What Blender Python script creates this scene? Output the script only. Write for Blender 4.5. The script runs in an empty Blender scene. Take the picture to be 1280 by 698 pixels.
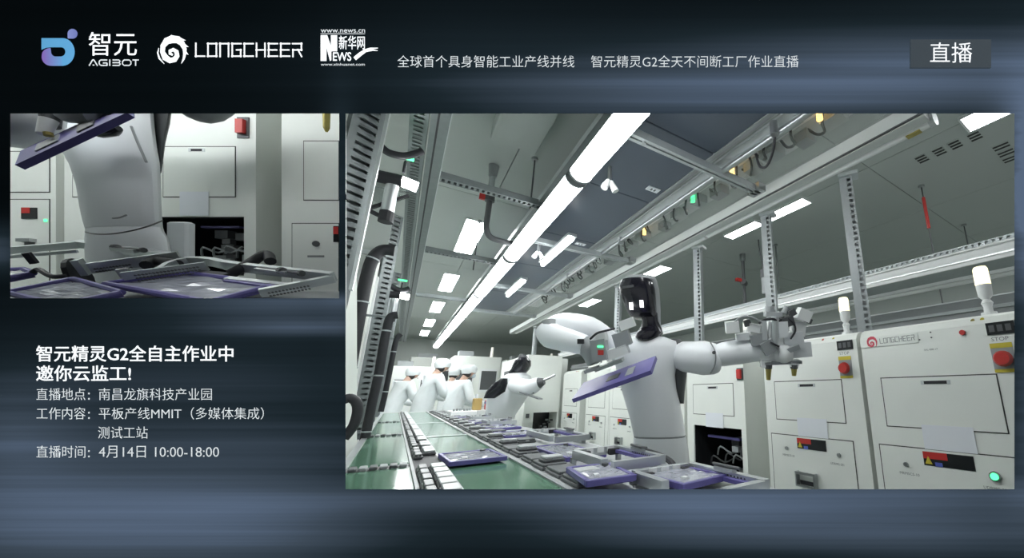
import bpy, math, random
from mathutils import Matrix, Vector
random.seed(7)
scene = bpy.context.scene
col = scene.collection
PI = math.pi

# ------------------------------------------------------------------ camera, world, exposure
CAM_H = 1.09
PX, PY, FPX = 850.0, 377.0, 463.0            # principal point and focal length for a 1280 x 698 picture
def _d(u, v): return Vector((u - PX, -(v - PY), -FPX))
_y = _d(494, 494).normalized()
_z = _d(835, -1500); _z = (_z - _z.dot(_y) * _y).normalized()
_x = _y.cross(_z)
ROT = Matrix((_x, _y, _z))                    # camera axes -> world axes
CAMLOC = Vector((0, 0, CAM_H))
CAMM = Matrix.Translation(CAMLOC) @ ROT.to_4x4()
cd = bpy.data.cameras.new('camera'); cam = bpy.data.objects.new('camera', cd); col.objects.link(cam)
cam.matrix_world = CAMM
cd.sensor_width = 36; cd.lens = 36 * FPX / 1280
cd.shift_x = (640 - PX) / 1280; cd.shift_y = (PY - 349) / 1280
cd.clip_start = 0.02; cd.clip_end = 200
scene.camera = cam

w = bpy.data.worlds.new('hall_ambient'); scene.world = w; w.use_nodes = True
w.node_tree.nodes['Background'].inputs[0].default_value = (0.90, 0.95, 0.95, 1)
w.node_tree.nodes['Background'].inputs[1].default_value = 0.45
vs = scene.view_settings
vs.view_transform = 'Standard'; vs.look = 'None'; vs.gamma = 1; vs.use_curve_mapping = False
vs.exposure = 0.15

def ray(u, v): return ROT @ _d(u, v)
def pt(u, v, d): return CAMLOC + ray(u, v) * (d / FPX)
def onx(u, v, x): r = ray(u, v); return CAMLOC + r * (x / r.x)
def ony(u, v, y): r = ray(u, v); return CAMLOC + r * (y / r.y)
def onz(u, v, z): r = ray(u, v); return CAMLOC + r * ((z - CAM_H) / r.z)

# ------------------------------------------------------------------ materials
MATS = {}
def mat(name, c, rough=0.5, metal=0.0, emit=0.0, var=0.06, nscale=9.0, alpha=1.0, trans=0.0, bump=0.0, ecol=None, spec=0.5, vz=1.0):
    if name in MATS: return MATS[name]
    m = bpy.data.materials.new(name); m.use_nodes = True; nt = m.node_tree
    b = nt.nodes['Principled BSDF']
    b.inputs['Roughness'].default_value = rough; b.inputs['Metallic'].default_value = metal
    b.inputs['Specular IOR Level'].default_value = spec
    if var > 0 or bump > 0:
        tc = nt.nodes.new('ShaderNodeTexCoord'); mp = nt.nodes.new('ShaderNodeMapping')
        mp.inputs['Scale'].default_value = (1, 1, vz)
        nz = nt.nodes.new('ShaderNodeTexNoise')
        nz.inputs['Scale'].default_value = nscale; nz.inputs['Detail'].default_value = 4
        nt.links.new(tc.outputs['Object'], mp.inputs['Vector']); nt.links.new(mp.outputs['Vector'], nz.inputs['Vector'])
        mx = nt.nodes.new('ShaderNodeMix'); mx.data_type = 'RGBA'
        mx.inputs['A'].default_value = (*[max(0, k * (1 - var)) for k in c], 1)
        mx.inputs['B'].default_value = (*[min(1, k * (1 + var)) for k in c], 1)
        nt.links.new(nz.outputs['Fac'], mx.inputs['Factor']); nt.links.new(mx.outputs['Result'], b.inputs['Base Color'])
        if bump > 0:
            bp = nt.nodes.new('ShaderNodeBump'); bp.inputs['Strength'].default_value = bump
            nt.links.new(nz.outputs['Fac'], bp.inputs['Height']); nt.links.new(bp.outputs['Normal'], b.inputs['Normal'])
    else:
        b.inputs['Base Color'].default_value = (*c, 1)
    if emit > 0:
        b.inputs['Emission Color'].default_value = (*(ecol or c), 1); b.inputs['Emission Strength'].default_value = emit
    if alpha < 1: b.inputs['Alpha'].default_value = alpha
    if trans > 0: b.inputs['Transmission Weight'].default_value = trans
    m.diffuse_color = (*c, 1)
    MATS[name] = m; return m

M_cab = mat('cabinet_paint', (0.84, 0.87, 0.83), 0.42, var=0.03)
M_cabside = M_cab
M_gap = mat('door_gap', (0.05, 0.055, 0.05), 0.8)
M_white = mat('white_plastic', (0.84, 0.86, 0.86), 0.35, var=0.02)
M_robot = mat('robot_shell', (0.85, 0.875, 0.90), 0.33, var=0.02, nscale=3)
M_black = mat('black_gloss', (0.012, 0.012, 0.018), 0.18, var=0.1)
M_dark = mat('black_rubber', (0.022, 0.023, 0.028), 0.6, var=0.2, nscale=40, bump=0.15)
M_dgrey = mat('dark_grey_plastic', (0.09, 0.095, 0.10), 0.45, var=0.1)
M_mgrey = mat('mid_grey', (0.33, 0.35, 0.36), 0.45, var=0.06)
M_alu = mat('aluminium', (0.62, 0.65, 0.66), 0.32, 0.75, var=0.05, nscale=30)
M_galv = mat('galvanised_steel', (0.46, 0.50, 0.51), 0.42, 0.45, var=0.12, nscale=22, bump=0.05)
M_galvd = mat('dark_galvanised', (0.20, 0.225, 0.23), 0.45, 0.35, var=0.15, nscale=22, bump=0.05)
M_pale = mat('pale_powder_coat', (0.60, 0.63, 0.62), 0.45, var=0.04)
M_postg = mat('post_steel', (0.36, 0.39, 0.40), 0.42, 0.3, var=0.12, nscale=22)
M_steel = mat('steel', (0.45, 0.47, 0.48), 0.3, 0.9, var=0.1)
M_ceil = mat('ceiling_panel', (0.50, 0.54, 0.52), 0.55, var=0.03, nscale=2)
M_ceilgap = mat('ceiling_joint', (0.25, 0.27, 0.26), 0.8)
M_wall = mat('wall_paint', (0.58, 0.62, 0.60), 0.6, var=0.03, nscale=2)
M_floor = mat('epoxy_floor', (0.30, 0.36, 0.32), 0.35, var=0.06)
M_belt = mat('green_belt', (0.10, 0.22, 0.145), 0.12, var=0.08, nscale=5, bump=0.02)
M_purple = mat('purple_case', (0.115, 0.10, 0.31), 0.42, var=0.15, nscale=14)
M_film = mat('clear_film', (0.34, 0.35, 0.41), 0.10, var=0.25, nscale=16, bump=0.25)
M_screen = mat('dark_screen', (0.018, 0.02, 0.022), 0.2, var=0.2)
M_red = mat('red_plastic', (0.55, 0.035, 0.03), 0.4, var=0.05)
M_yellow = mat('yellow_label', (0.62, 0.52, 0.05), 0.5, var=0.05)
M_blue = mat('blue_label', (0.10, 0.14, 0.55), 0.5, var=0.05)
M_paper = mat('paper_sheet', (0.82, 0.85, 0.90), 0.5, var=0.02)
M_print = mat('grey_print', (0.22, 0.24, 0.24), 0.6, var=0.0)
M_lredprint = mat('red_print', (0.62, 0.08, 0.12), 0.6, var=0.0)
M_lamp = mat('lamp_tube', (1, 1, 1), 0.4, emit=21.0, var=0, ecol=(0.97, 1.0, 0.995))
M_panel_light = mat('light_panel', (1, 1, 1), 0.4, emit=21.0, var=0, ecol=(0.97, 1.0, 0.995))
M_beacon = mat('beacon_lens_lit', (1, 0.95, 0.7), 0.4, emit=1.5, var=0, ecol=(1.0, 0.86, 0.52))
M_beacon_w = mat('beacon_lens_white', (0.9, 0.9, 0.86), 0.35, emit=0.35, var=0, ecol=(1.0, 0.95, 0.85))
M_green_led = mat('green_led', (0.1, 0.8, 0.3), 0.4, emit=2.0, var=0, ecol=(0.08, 0.9, 0.3))
M_orange_led = mat('orange_led', (0.9, 0.6, 0.15), 0.4, emit=3.0, var=0, ecol=(1.0, 0.62, 0.18))
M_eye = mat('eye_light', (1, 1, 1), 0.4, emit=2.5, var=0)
M_duct = mat('slate_duct', (0.075, 0.095, 0.128), 0.38, var=0.08, nscale=3)
M_acryl = mat('acrylic_sheet', (0.62, 0.66, 0.64), 0.06, var=0.05, alpha=0.16, nscale=5)
M_glass = mat('tinted_glass', (0.30, 0.34, 0.33), 0.05, var=0, alpha=0.5)
M_skin = mat('skin', (0.55, 0.36, 0.28), 0.55, var=0.05)
M_coat = mat('white_coat', (0.82, 0.86, 0.88), 0.8, var=0.05, nscale=20, bump=0.2)
M_cap = mat('white_cap', (0.78, 0.82, 0.84), 0.8, var=0.04)
M_mask = mat('face_mask', (0.60, 0.70, 0.76), 0.8, var=0.04)
M_hair = mat('black_hair', (0.02, 0.017, 0.016), 0.6)
M_gold = mat('amber_plastic', (0.52, 0.36, 0.13), 0.4, var=0.1)
M_carrier = mat('carrier_grey', (0.10, 0.108, 0.115), 0.4, var=0.12, nscale=30)
M_carrier_l = mat('carrier_pale', (0.46, 0.48, 0.49), 0.4, var=0.08, nscale=30)
M_brass = mat('brass_pin', (0.40, 0.34, 0.10), 0.4, 0.4, var=0.1)
M_text = mat('lit_lettering', (0.9, 0.92, 0.94), 0.5, emit=0.74, var=0, ecol=(0.93, 0.95, 0.98))
M_text2 = mat('lit_lettering_soft', (0.75, 0.78, 0.8), 0.5, emit=0.50, var=0, ecol=(0.86, 0.90, 0.94))

# ------------------------------------------------------------------ mesh builder
class MB:
    def __init__(s): s.v = []; s.f = []
    def _add(s, vs_, fs):
        b = len(s.v); s.v += [tuple(p) for p in vs_]; s.f += [tuple(b + i for i in f) for f in fs]; return s
    def box(s, x0, x1, y0, y1, z0, z1):
        return s._add([(x0,y0,z0),(x1,y0,z0),(x1,y1,z0),(x0,y1,z0),(x0,y0,z1),(x1,y0,z1),(x1,y1,z1),(x0,y1,z1)],
                      [(3,2,1,0),(4,5,6,7),(0,1,5,4),(1,2,6,5),(2,3,7,6),(3,0,4,7)])
    def obox(s, c, ax, ay, az):                # centre and three half-axis vectors
        c, ax, ay, az = map(Vector, (c, ax, ay, az)); P = []
        for k in (-1, 1):
            for i, j in ((-1,-1),(1,-1),(1,1),(-1,1)): P.append(c + ax*i + ay*j + az*k)
        return s._add(P, [(3,2,1,0),(4,5,6,7),(0,1,5,4),(1,2,6,5),(2,3,7,6),(3,0,4,7)])
    def cbox(s, x0, x1, y0, y1, z0, z1, b):    # chamfered box: octagonal in plan, chamfered top and bottom
        def ring(i, z): 
            X0, X1, Y0, Y1 = x0+i, x1-i, y0+i, y1-i
            return [(X0+b,Y0,z),(X1-b,Y0,z),(X1,Y0+b,z),(X1,Y1-b,z),(X1-b,Y1,z),(X0+b,Y1,z),(X0,Y1-b,z),(X0,Y0+b,z)]
        return s.rings([ring(b*.6, z0), ring(0, z0+b*.6), ring(0, z1-b*.6), ring(b*.6, z1)])
    def rings(s, rs, caps=True):
        n = len(rs[0]); V = [p for r in rs for p in r]; F = []
        for k in range(len(rs)-1):
            for i in range(n):
                j = (i+1) % n; F.append((k*n+i, k*n+j, (k+1)*n+j, (k+1)*n+i))
        if caps: F.append(tuple(range(n-1, -1, -1))); F.append(tuple((len(rs)-1)*n+i for i in range(n)))
        return s._add(V, F)
    def cyl(s, p0, p1, r0, r1=None, n=14):
        r1 = r0 if r1 is None else r1
        p0, p1 = Vector(p0), Vector(p1); t = (p1-p0).normalized()
        a = t.orthogonal().normalized(); b = t.cross(a)
        rg = lambda p, r: [p + (a*math.cos(2*PI*i/n) + b*math.sin(2*PI*i/n))*r for i in range(n)]
        return s.rings([rg(p0, r0), rg(p1, r1)])
    def tube(s, pts, r, n=10, smooth=0):
        pts = [Vector(p) for p in pts]; rs = r if isinstance(r, (list, tuple)) else [r]*len(pts)
        if smooth:
            P, Q = [], []
            for k in range(len(pts)-1):
                p0, p1, p2, p3 = pts[max(k-1,0)], pts[k], pts[k+1], pts[min(k+2,len(pts)-1)]
                for q in range(smooth):
                    t = q/smooth
                    P.append(0.5*((2*p1)+(p2-p0)*t+(2*p0-5*p1+4*p2-p3)*t*t+(3*p1-p0-3*p2+p3)*t**3))
                    Q.append(rs[k]+(rs[k+1]-rs[k])*t)
            P.append(pts[-1]); Q.append(rs[-1]); pts, rs = P, Q
        up = None; R = []
        for k, p in enumerate(pts):
            t = (pts[min(k+1,len(pts)-1)] - pts[max(k-1,0)]).normalized()
            if up is None: up = t.orthogonal().normalized()
            up = (up - t*up.dot(t))
            up = up.normalized() if up.length > 1e-6 else t.orthogonal().normalized()
            b = t.cross(up)
            R.append([p + (up*math.cos(2*PI*i/n) + b*math.sin(2*PI*i/n))*rs[k] for i in range(n)])
        return s.rings(R)
    def sph(s, c, r, n=12, m=8, sq=(1,1,1)):
        c = Vector(c); R = []
        for k in range(1, m):
            a = PI*k/m
            R.append([c + Vector((sq[0]*r*math.sin(a)*math.cos(2*PI*i/n), sq[1]*r*math.sin(a)*math.sin(2*PI*i/n), -sq[2]*r*math.cos(a))) for i in range(n)])
        return s.rings(R)
    def prism(s, poly, o, ex, ey, ez):         # polygon in (ex, ey) at o, pushed along ez
        o, ex, ey, ez = map(Vector, (o, ex, ey, ez)); n = len(poly)
        A = [o + ex*p[0] + ey*p[1] for p in poly]
        return s.rings([A, [q + ez for q in A]])
    def build(s, name, m, parent=None, world=False, smooth=False):
        me = bpy.data.meshes.new(name)
        V = s.v
        if world and parent is not None:
            inv = parent.matrix_world.inverted() if parent.type != 'EMPTY' else parent['_m_inv']
            V = [tuple(inv @ Vector(p)) for p in V]
        me.from_pydata([tuple(p) for p in V], [], s.f); me.update()
        me.materials.append(m)
        if smooth:
            for p in me.polygons: p.use_smooth = True
            try: me.set_sharp_from_angle(angle=math.radians(38))
            except Exception: pass
        o = bpy.data.objects.new(name, me); col.objects.link(o)
        if parent is not None: o.parent = parent
        return o

INV = {}
def tag(o, label=None, cat=None, group=None, kind=None):
    if label: o['label'] = label
    if cat: o['category'] = cat
    if group: o['group'] = group
    if kind: o['kind'] = kind
    return o
def thing(name, label, cat, loc=(0,0,0), rz=0.0, group=None, M=None):
    o = bpy.data.objects.new(name, None); col.objects.link(o); o.empty_display_size = 0.05
    o.matrix_world = M if M is not None else (Matrix.Translation(Vector(loc)) @ Matrix.Rotation(rz, 4, 'Z'))
    INV[o.name] = o.matrix_world.inverted()
    return tag(o, label, cat, group)
def wb(mb, name, m, parent, smooth=False):     # build a part whose points are world points
    inv = INV[parent.name]
    mb.v = [tuple(inv @ Vector(p)) for p in mb.v]
    return mb.build(name, m, parent, smooth=smooth)
def sub(mb, name, m, part, root, smooth=False):  # sub-part in world points
    inv = INV[root.name]
    mb.v = [tuple(inv @ Vector(p)) for p in mb.v]
    return mb.build(name, m, part, smooth=smooth)
def dup(root, M, label=None, group=None):
    r = root.copy(); col.objects.link(r); r.matrix_world = M
    if label: r['label'] = label
    if group: r['group'] = group
    for ch in list(root.children):
        c = ch.copy(); col.objects.link(c); c.parent = r
        for g in ch.children:
            d = g.copy(); col.objects.link(d); d.parent = c
    return r
def T(x, y, z): return Matrix.Translation(Vector((x, y, z)))
def RZ(a): return Matrix.Rotation(a, 4, 'Z')
def RX(a): return Matrix.Rotation(a, 4, 'X')

def text_mb(s, extrude=0.0, bold=0.0, shear=0.0):
    """lettering as mesh points in a unit plane (x right, y up)"""
    c = bpy.data.curves.new('lettering', 'FONT'); c.body = s; c.size = 1.0; c.resolution_u = 3
    c.offset = bold; c.shear = shear; c.extrude = extrude
    o = bpy.data.objects.new('lettering', c); col.objects.link(o)
    dg = bpy.context.evaluated_depsgraph_get(); dg.update()
    me = bpy.data.meshes.new_from_object(o.evaluated_get(dg))
    V = [v.co.copy() for v in me.vertices]; F = [tuple(p.vertices) for p in me.polygons]
    bpy.data.objects.remove(o); bpy.data.curves.remove(c); bpy.data.meshes.remove(me)
    return V, F
def fit_text(s, o, ex, ey, w_, h_, n, depth=0.001, bold=0.0, shear=0.0):
    """text fitted into the rectangle with lower-left corner o, axes ex and ey, pushed out along n"""
    V, F = text_mb(s, 0.5, bold, shear)
    x0 = min(v.x for v in V); x1 = max(v.x for v in V); y0 = min(v.y for v in V); y1 = max(v.y for v in V)
    o, ex, ey, n = map(Vector, (o, ex, ey, n)); mb = MB()
    P = [o + ex*((v.x-x0)/(x1-x0)*w_) + ey*((v.y-y0)/(y1-y0)*h_) + n*((v.z+0.5)*depth) for v in V]
    return mb._add(P, F)

# ------------------------------------------------------------------ display wall (a lit graphic wall with two openings into the halls)
D = 0.78                                       # distance of the wall from the camera
MPP = D / FPX
def wl(u, v, off=0.0): return Vector(((u-PX)*MPP, -(v-PY)*MPP, -D + off))   # wall-local point
def display_material():
    m = bpy.data.materials.new('display_graphic'); m.use_nodes = True; nt = m.node_tree; L = nt.links
    b = nt.nodes['Principled BSDF']; b.inputs['Roughness'].default_value = 0.9; b.inputs['Base Color'].default_value = (0.001, 0.001, 0.001, 1)
    b.inputs['Specular IOR Level'].default_value = 0.0
    tc = nt.nodes.new('ShaderNodeTexCoord')
    acc = None
    # centre u, v, half-width, half-height, brightness
    blobs = [(1190,76,300,40,.48),(1000,118,330,24,.42),(1120,90,400,62,.30),(720,70,420,90,.11),(230,520,340,130,.13),(380,378,170,10,.20),(760,112,200,36,.22),(1300,240,46,120,1.6),(1300,520,46,120,.55),(1290,0,200,40,.14),(560,60,160,80,.07),
             (60,650,240,70,.66),(10,540,100,60,.42),(380,410,110,9,.42),(360,392,150,26,.36),(200,470,330,70,.20),(300,560,260,60,.20),(425,250,20,130,.25),
             (880,640,210,44,.66),(640,620,260,16,.34),(1180,650,200,60,.50),(330,655,170,60,.42),(1100,616,260,14,.30),(0,310,30,26,.5),(640,660,900,40,.10)]
    for u, v, su, sv, a in blobs:
        p = wl(u, v); mp = nt.nodes.new('ShaderNodeMapping'); mp.vector_type = 'TEXTURE'
        mp.inputs['Location'].default_value = (p.x, p.y, -D); mp.inputs['Scale'].default_value = (su*MPP, sv*MPP, 1)
        L.new(tc.outputs['Object'], mp.inputs['Vector'])
        ln = nt.nodes.new('ShaderNodeVectorMath'); ln.operation = 'DOT_PRODUCT'
        L.new(mp.outputs['Vector'], ln.inputs[0]); L.new(mp.outputs['Vector'], ln.inputs[1])
        ng = nt.nodes.new('ShaderNodeMath'); ng.operation = 'MULTIPLY'; ng.inputs[1].default_value = -1.0; L.new(ln.outputs['Value'], ng.inputs[0])
        ex = nt.nodes.new('ShaderNodeMath'); ex.operation = 'EXPONENT'; L.new(ng.outputs[0], ex.inputs[0])
        ad = nt.nodes.new('ShaderNodeMath'); ad.operation = 'MULTIPLY_ADD'; ad.inputs[1].default_value = a
        L.new(ex.outputs[0], ad.inputs[0])
        if acc is None: ad.inputs[2].default_value = 0.02
        else: L.new(acc, ad.inputs[2])
        acc = ad.outputs[0]
    prod = acc
    for sx, sy, lo, hi in ((0.25, 9, .82, 1.16), (0.45, 40, .88, 1.12), (1.0, 150, .95, 1.05)):
        mp = nt.nodes.new('ShaderNodeMapping'); mp.inputs['Scale'].default_value = (sx, sy, 1)
        nz = nt.nodes.new('ShaderNodeTexNoise'); nz.inputs['Scale'].default_value = 1; nz.inputs['Detail'].default_value = 3
        L.new(tc.outputs['Object'], mp.inputs['Vector']); L.new(mp.outputs['Vector'], nz.inputs['Vector'])
        mr = nt.nodes.new('ShaderNodeMapRange'); mr.inputs[1].default_value = .3; mr.inputs[2].default_value = .7
        mr.inputs[3].default_value = lo; mr.inputs[4].default_value = hi; L.new(nz.outputs['Fac'], mr.inputs[0])
        mu = nt.nodes.new('ShaderNodeMath'); mu.operation = 'MULTIPLY'; L.new(prod, mu.inputs[0]); L.new(mr.outputs[0], mu.inputs[1]); prod = mu.outputs[0]
    cr = nt.nodes.new('ShaderNodeValToRGB'); e = cr.color_ramp.elements
    e[0].position = 0; e[0].color = (0.0004, 0.0010, 0.0012, 1); e[1].position = 1.0; e[1].color = (0.088, 0.125, 0.19, 1)
    k = cr.color_ramp.elements.new(0.28); k.color = (0.010, 0.0175, 0.023, 1)
    k = cr.color_ramp.elements.new(0.62); k.color = (0.042, 0.060, 0.084, 1)
    L.new(prod, cr.inputs['Fac']); L.new(cr.outputs['Color'], b.inputs['Emission Color']); b.inputs['Emission Strength'].default_value = 1.0
    return m
def build_wall_front():
    t = 0.006
    xs = [-450, 13, 424, 432, 1268, 1750]; ys = [-250, 142, 373, 612, 1146]
    hole = lambda i, j: (i == 1 and j == 1) or (i == 3 and j in (1, 2))
    mb = MB(); V = {}
    def vid(key, p):
        if key not in V: V[key] = len(mb.v); mb.v.append(tuple(p))
        return V[key]
    def front(i, j): return vid(('f', i, j), wl(xs[i], ys[j]))
    for i in range(5):
        for j in range(4):
            if not hole(i, j): mb.f.append((front(i,j), front(i,j+1), front(i+1,j+1), front(i+1,j)))
    # splayed reveals, thin panel
    def reveal(u0, u1, v0, v1, sl, sr, st, sb):
        a = [wl(u0,v0), wl(u1,v0), wl(u1,v1), wl(u0,v1)]
        b = [Vector((a[0].x-sl*t, a[0].y+st*t, -D-t)), Vector((a[1].x+sr*t, a[1].y+st*t, -D-t)), Vector((a[2].x+sr*t, a[2].y-sb*t, -D-t)), Vector((a[3].x-sl*t, a[3].y-sb*t, -D-t))]
        n = len(mb.v); mb.v += [tuple(p) for p in a+b]
        for q in range(4): r = (q+1) % 4; mb.f.append((n+q, n+r, n+4+r, n+4+q))
        return b
    B1 = reveal(13, 424, 142, 373, 1.95, 0, .6, 0); B2 = reveal(432, 1268, 142, 612, 1.0, 1.0, .6, .6)
    # back skin
    bx = [wl(-450,0).x, B1[0].x, B1[1].x, B2[0].x, B2[1].x, wl(1750,0).x]
    def bk(x, y): n = len(mb.v); mb.v.append((x, y, -D-t)); return n
    def quad(x0, x1, y0, y1): mb.f.append((bk(x0,y0), bk(x1,y0), bk(x1,y1), bk(x0,y1)))
    top, bot = wl(0,-250).y, wl(0,1146).y
    quad(bx[0], bx[1], bot, top); quad(bx[2], bx[3], bot, top); quad(bx[4], bx[5], bot, top)
    quad(bx[1], bx[2], B1[0].y, top); quad(bx[1], bx[2], bot, B1[2].y); quad(bx[3], bx[4], B2[0].y, top); quad(bx[3], bx[4], bot, B2[2].y)
    c = [wl(-450,-250), wl(1750,-250), wl(1750,1146), wl(-450,1146)]; n = len(mb.v)
    mb.v += [tuple(p) for p in c] + [tuple(p - Vector((0,0,t))) for p in c]
    for q in range(4): r = (q+1) % 4; mb.f.append((n+q, n+r, n+4+r, n+4+q))
    o = mb.build('wall_front', display_material()); o.matrix_world = CAMM
    tag(o, kind='structure')
build_wall_front()

def on_wall(mb_or_list, name, m, label, cat='lettering', group=None):
    o = mb_or_list.build(name, m); o.matrix_world = CAMM
    return tag(o, label, cat, group)
def line_mb(s, u0, u1, v0, v1, bold=0.0, mb=None, shear=0.0):
    q = fit_text(s, wl(u0, v1, 0.0002), (1,0,0), (0,1,0), (u1-u0)*MPP, (v1-v0)*MPP, (0,0,1), 0.0003, bold, shear)
    if mb is None: return q
    return mb._add(q.v, q.f)
THIN = -.008
on_wall(line_mb('全球首个具身智能工业产线并线', 497, 718, 69.5, 84.5, THIN), 'caption_line', M_text2, 'thin white caption line in the header, ending just right of centre')
on_wall(line_mb('智元精灵G2全天不间断工厂作业直播', 739, 998, 69.5, 84.5, THIN), 'caption_line', M_text2, 'thin white caption line in the header with the letters G2')
on_wall(line_mb('智元精灵G2全自主作业中', 45.5, 292, 432, 452.5, .010), 'headline', M_text, 'bold white headline below the small window, upper line with G2')
on_wall(line_mb('邀你云监工!', 45.5, 164, 457, 477, .010), 'headline', M_text, 'bold white headline line ending in an exclamation mark')
def detail_line(head, v0, val, u1, label):
    t = thing('detail_line', label, 'lettering', M=CAMM)
    q = line_mb(head, 46, 107, v0, v0+15, THIN); line_mb(':', 110.5, 112.5, v0+5.5, v0+14.5, mb=q); q.build('line_heading', M_text2, t)
    line_mb(val, 124, u1, v0, v0+15, THIN).build('line_value', M_text2, t)
detail_line('直播地点', 485.5, '南昌龙旗科技产业园', 265, 'thin white text line right under the bold headline')
detail_line('工作内容', 509.5, '平板产线MMIT（多媒体集成）', 330, 'thin white text line containing the letters MMIT')
on_wall(line_mb('测试工站', 123, 185, 533.5, 548.5, THIN), 'detail_line', M_text2, 'short four-character white text line under the MMIT line')
detail_line('直播时间', 557.5, '4月14日 10:00-18:00', 274, 'thin white text line with the date and time 10:00-18:00')

def strip(mb, pts, off=0.0002, th=0.0003):     # flat strip in wall space through (u, v, half width)
    L_, R_ = [], []
    for k, (u, v, h) in enumerate(pts):
        a = pts[max(k-1,0)]; b = pts[min(k+1,len(pts)-1)]; du, dv = b[0]-a[0], b[1]-a[1]; l = math.hypot(du, dv) or 1
        L_.append((u - dv/l*h, v + du/l*h)); R_.append((u + dv/l*h, v - du/l*h))
    for k in range(len(pts)-1):
        poly(mb, [L_[k], L_[k+1], R_[k+1], R_[k]], off, th)
def poly(mb, P, off=0.0002, th=0.0003):
    A = [wl(u, v, off) for u, v in P]
    mb.rings([A, [p + Vector((0,0,th)) for p in A]])
def rect(mb, u0, u1, v0, v1, off=0.0002, th=0.0003): poly(mb, [(u0,v1),(u1,v1),(u1,v0),(u0,v0)], off, th)

def grad_mat(name, ca, cb, u0, u1, s):
    m = bpy.data.materials.new(name); m.use_nodes = True; nt = m.node_tree; b = nt.nodes['Principled BSDF']
    tc = nt.nodes.new('ShaderNodeTexCoord'); sp = nt.nodes.new('ShaderNodeSeparateXYZ'); mr = nt.nodes.new('ShaderNodeMapRange'); mx = nt.nodes.new('ShaderNodeMix'); mx.data_type = 'RGBA'
    mr.inputs[1].default_value = wl(u0,0).x; mr.inputs[2].default_value = wl(u1,0).x
    mx.inputs['A'].default_value = (*ca,1); mx.inputs['B'].default_value = (*cb,1)
    nt.links.new(tc.outputs['Object'], sp.inputs[0]); nt.links.new(sp.outputs['X'], mr.inputs[0]); nt.links.new(mr.outputs[0], mx.inputs['Factor'])
    nt.links.new(mx.outputs['Result'], b.inputs['Emission Color']); b.inputs['Emission Strength'].default_value = s; b.inputs['Base Color'].default_value = (.02,.02,.02,1)
    return m
def emblem_root(name, label): return thing(name, label, 'logo', M=CAMM)
# first emblem: a rounded D with a floating dot, with its own lettering
A = lambda x, y: (40 + x/8.533, 25 + y/8.533)
t_ = emblem_root('company_emblem', 'blue and purple rounded D emblem with dot and white lettering')
P = [A(105,195), A(330,195)] + [A(330+128*math.sin(a), 342-147*math.cos(a)) for a in [PI*k/14 for k in range(1,14)]] + [A(330,490)]
Q = [A(315,391)] + [A(315+45*math.sin(a), 341-49*math.cos(a)) for a in [PI*k/10 for k in range(9,0,-1)]] + [A(315,292), A(205,292), A(160,297), A(105,322)]
mb = MB(); nq = len(P)+len(Q)
outer = [A(105,195), A(330,195)] + P[2:]; inner = [A(105,308), A(315,292)] + list(reversed(Q[1:10])) + [A(315,391)]
bow_o = [A(330,195)] + P[2:]; bow_i = [A(315,292)] + list(reversed(Q[1:10])) + [A(315,391)]
def resample(L_, n):
    out = []
    for k in range(n):
        t = k/(n-1)*(len(L_)-1); i = min(int(t), len(L_)-2); f_ = t-i
        out.append((L_[i][0]*(1-f_)+L_[i+1][0]*f_, L_[i][1]*(1-f_)+L_[i+1][1]*f_))
    return out
bo, bi = resample(bow_o, 16), resample(bow_i, 16)
for k in range(15): poly(mb, [bo[k], bo[k+1], bi[k+1], bi[k]])
poly(mb, [A(105,195), A(105,318), A(150,298), A(205,292), A(330,292), A(330,195)])
mb.build('letter_bow', grad_mat('bow_print', (.085,.33,.58), (.10,.36,.66), 52, 94, .95), t_)
mb = MB(); ao = [A(330,490), A(205,490)] + [A(205-100*math.sin(a), 390+100*math.cos(a)) for a in [PI/2*k/8 for k in range(1,8)]] + [A(107,380), A(112,350), A(135,322), A(165,306)]
ai = [A(315,391), A(250,391), A(232,386), A(215,372), A(207,355), A(205,335), A(203,315), A(199,299)]
ao, ai = resample(ao, 14), resample(ai, 14)
for k in range(13): poly(mb, [ao[k], ao[k+1], ai[k+1], ai[k]])
mb.build('letter_tail', grad_mat('tail_print', (.20,.11,.42), (.11,.34,.64), 54, 80, .95), t_)
mb = MB(); poly(mb, [A(385,198)] + [A(435+52*math.cos(a), 148+52*math.sin(a)) for a in [PI/2 - PI*1.5*k/16 for k in range(17)]])
mb.build('dot', grad_mat('dot_print', (.20,.24,.52), (.13,.16,.42), 85, 98, 1.0), t_)
q = line_mb('智元', *A(608,0)[:1], A(1120,0)[0], A(0,130)[1], A(0,382)[1], 0)
q.build('characters', M_text, t_)
mb = MB(); S = lambda pts, h=6: strip(mb, [(*A(x,y), h/8.533) for x, y in pts])
S([(612,490),(650,426)]); S([(650,426),(662,426)]); S([(662,426),(702,490)]); S([(650,482),(668,482)], 5)
S([(805,428),(735,428),(722,440),(718,458),(725,478),(740,486),(803,486)]); S([(803,490),(803,458)]); S([(803,460),(760,460)])
S([(832,422),(832,490)]); S([(862,428),(930,428),(942,440),(930,457)]); S([(862,457),(932,457),(945,470),(932,486)]); S([(862,486),(935,486)])
S([(985,428),(1040,428),(1058,445),(1058,470),(1040,486),(985,486),(968,470),(968,445),(985,428)]); S([(1075,428),(1142,428)]); S([(1108,428),(1108,490)])
mb.build('latin_letters', M_text2, t_)
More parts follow.
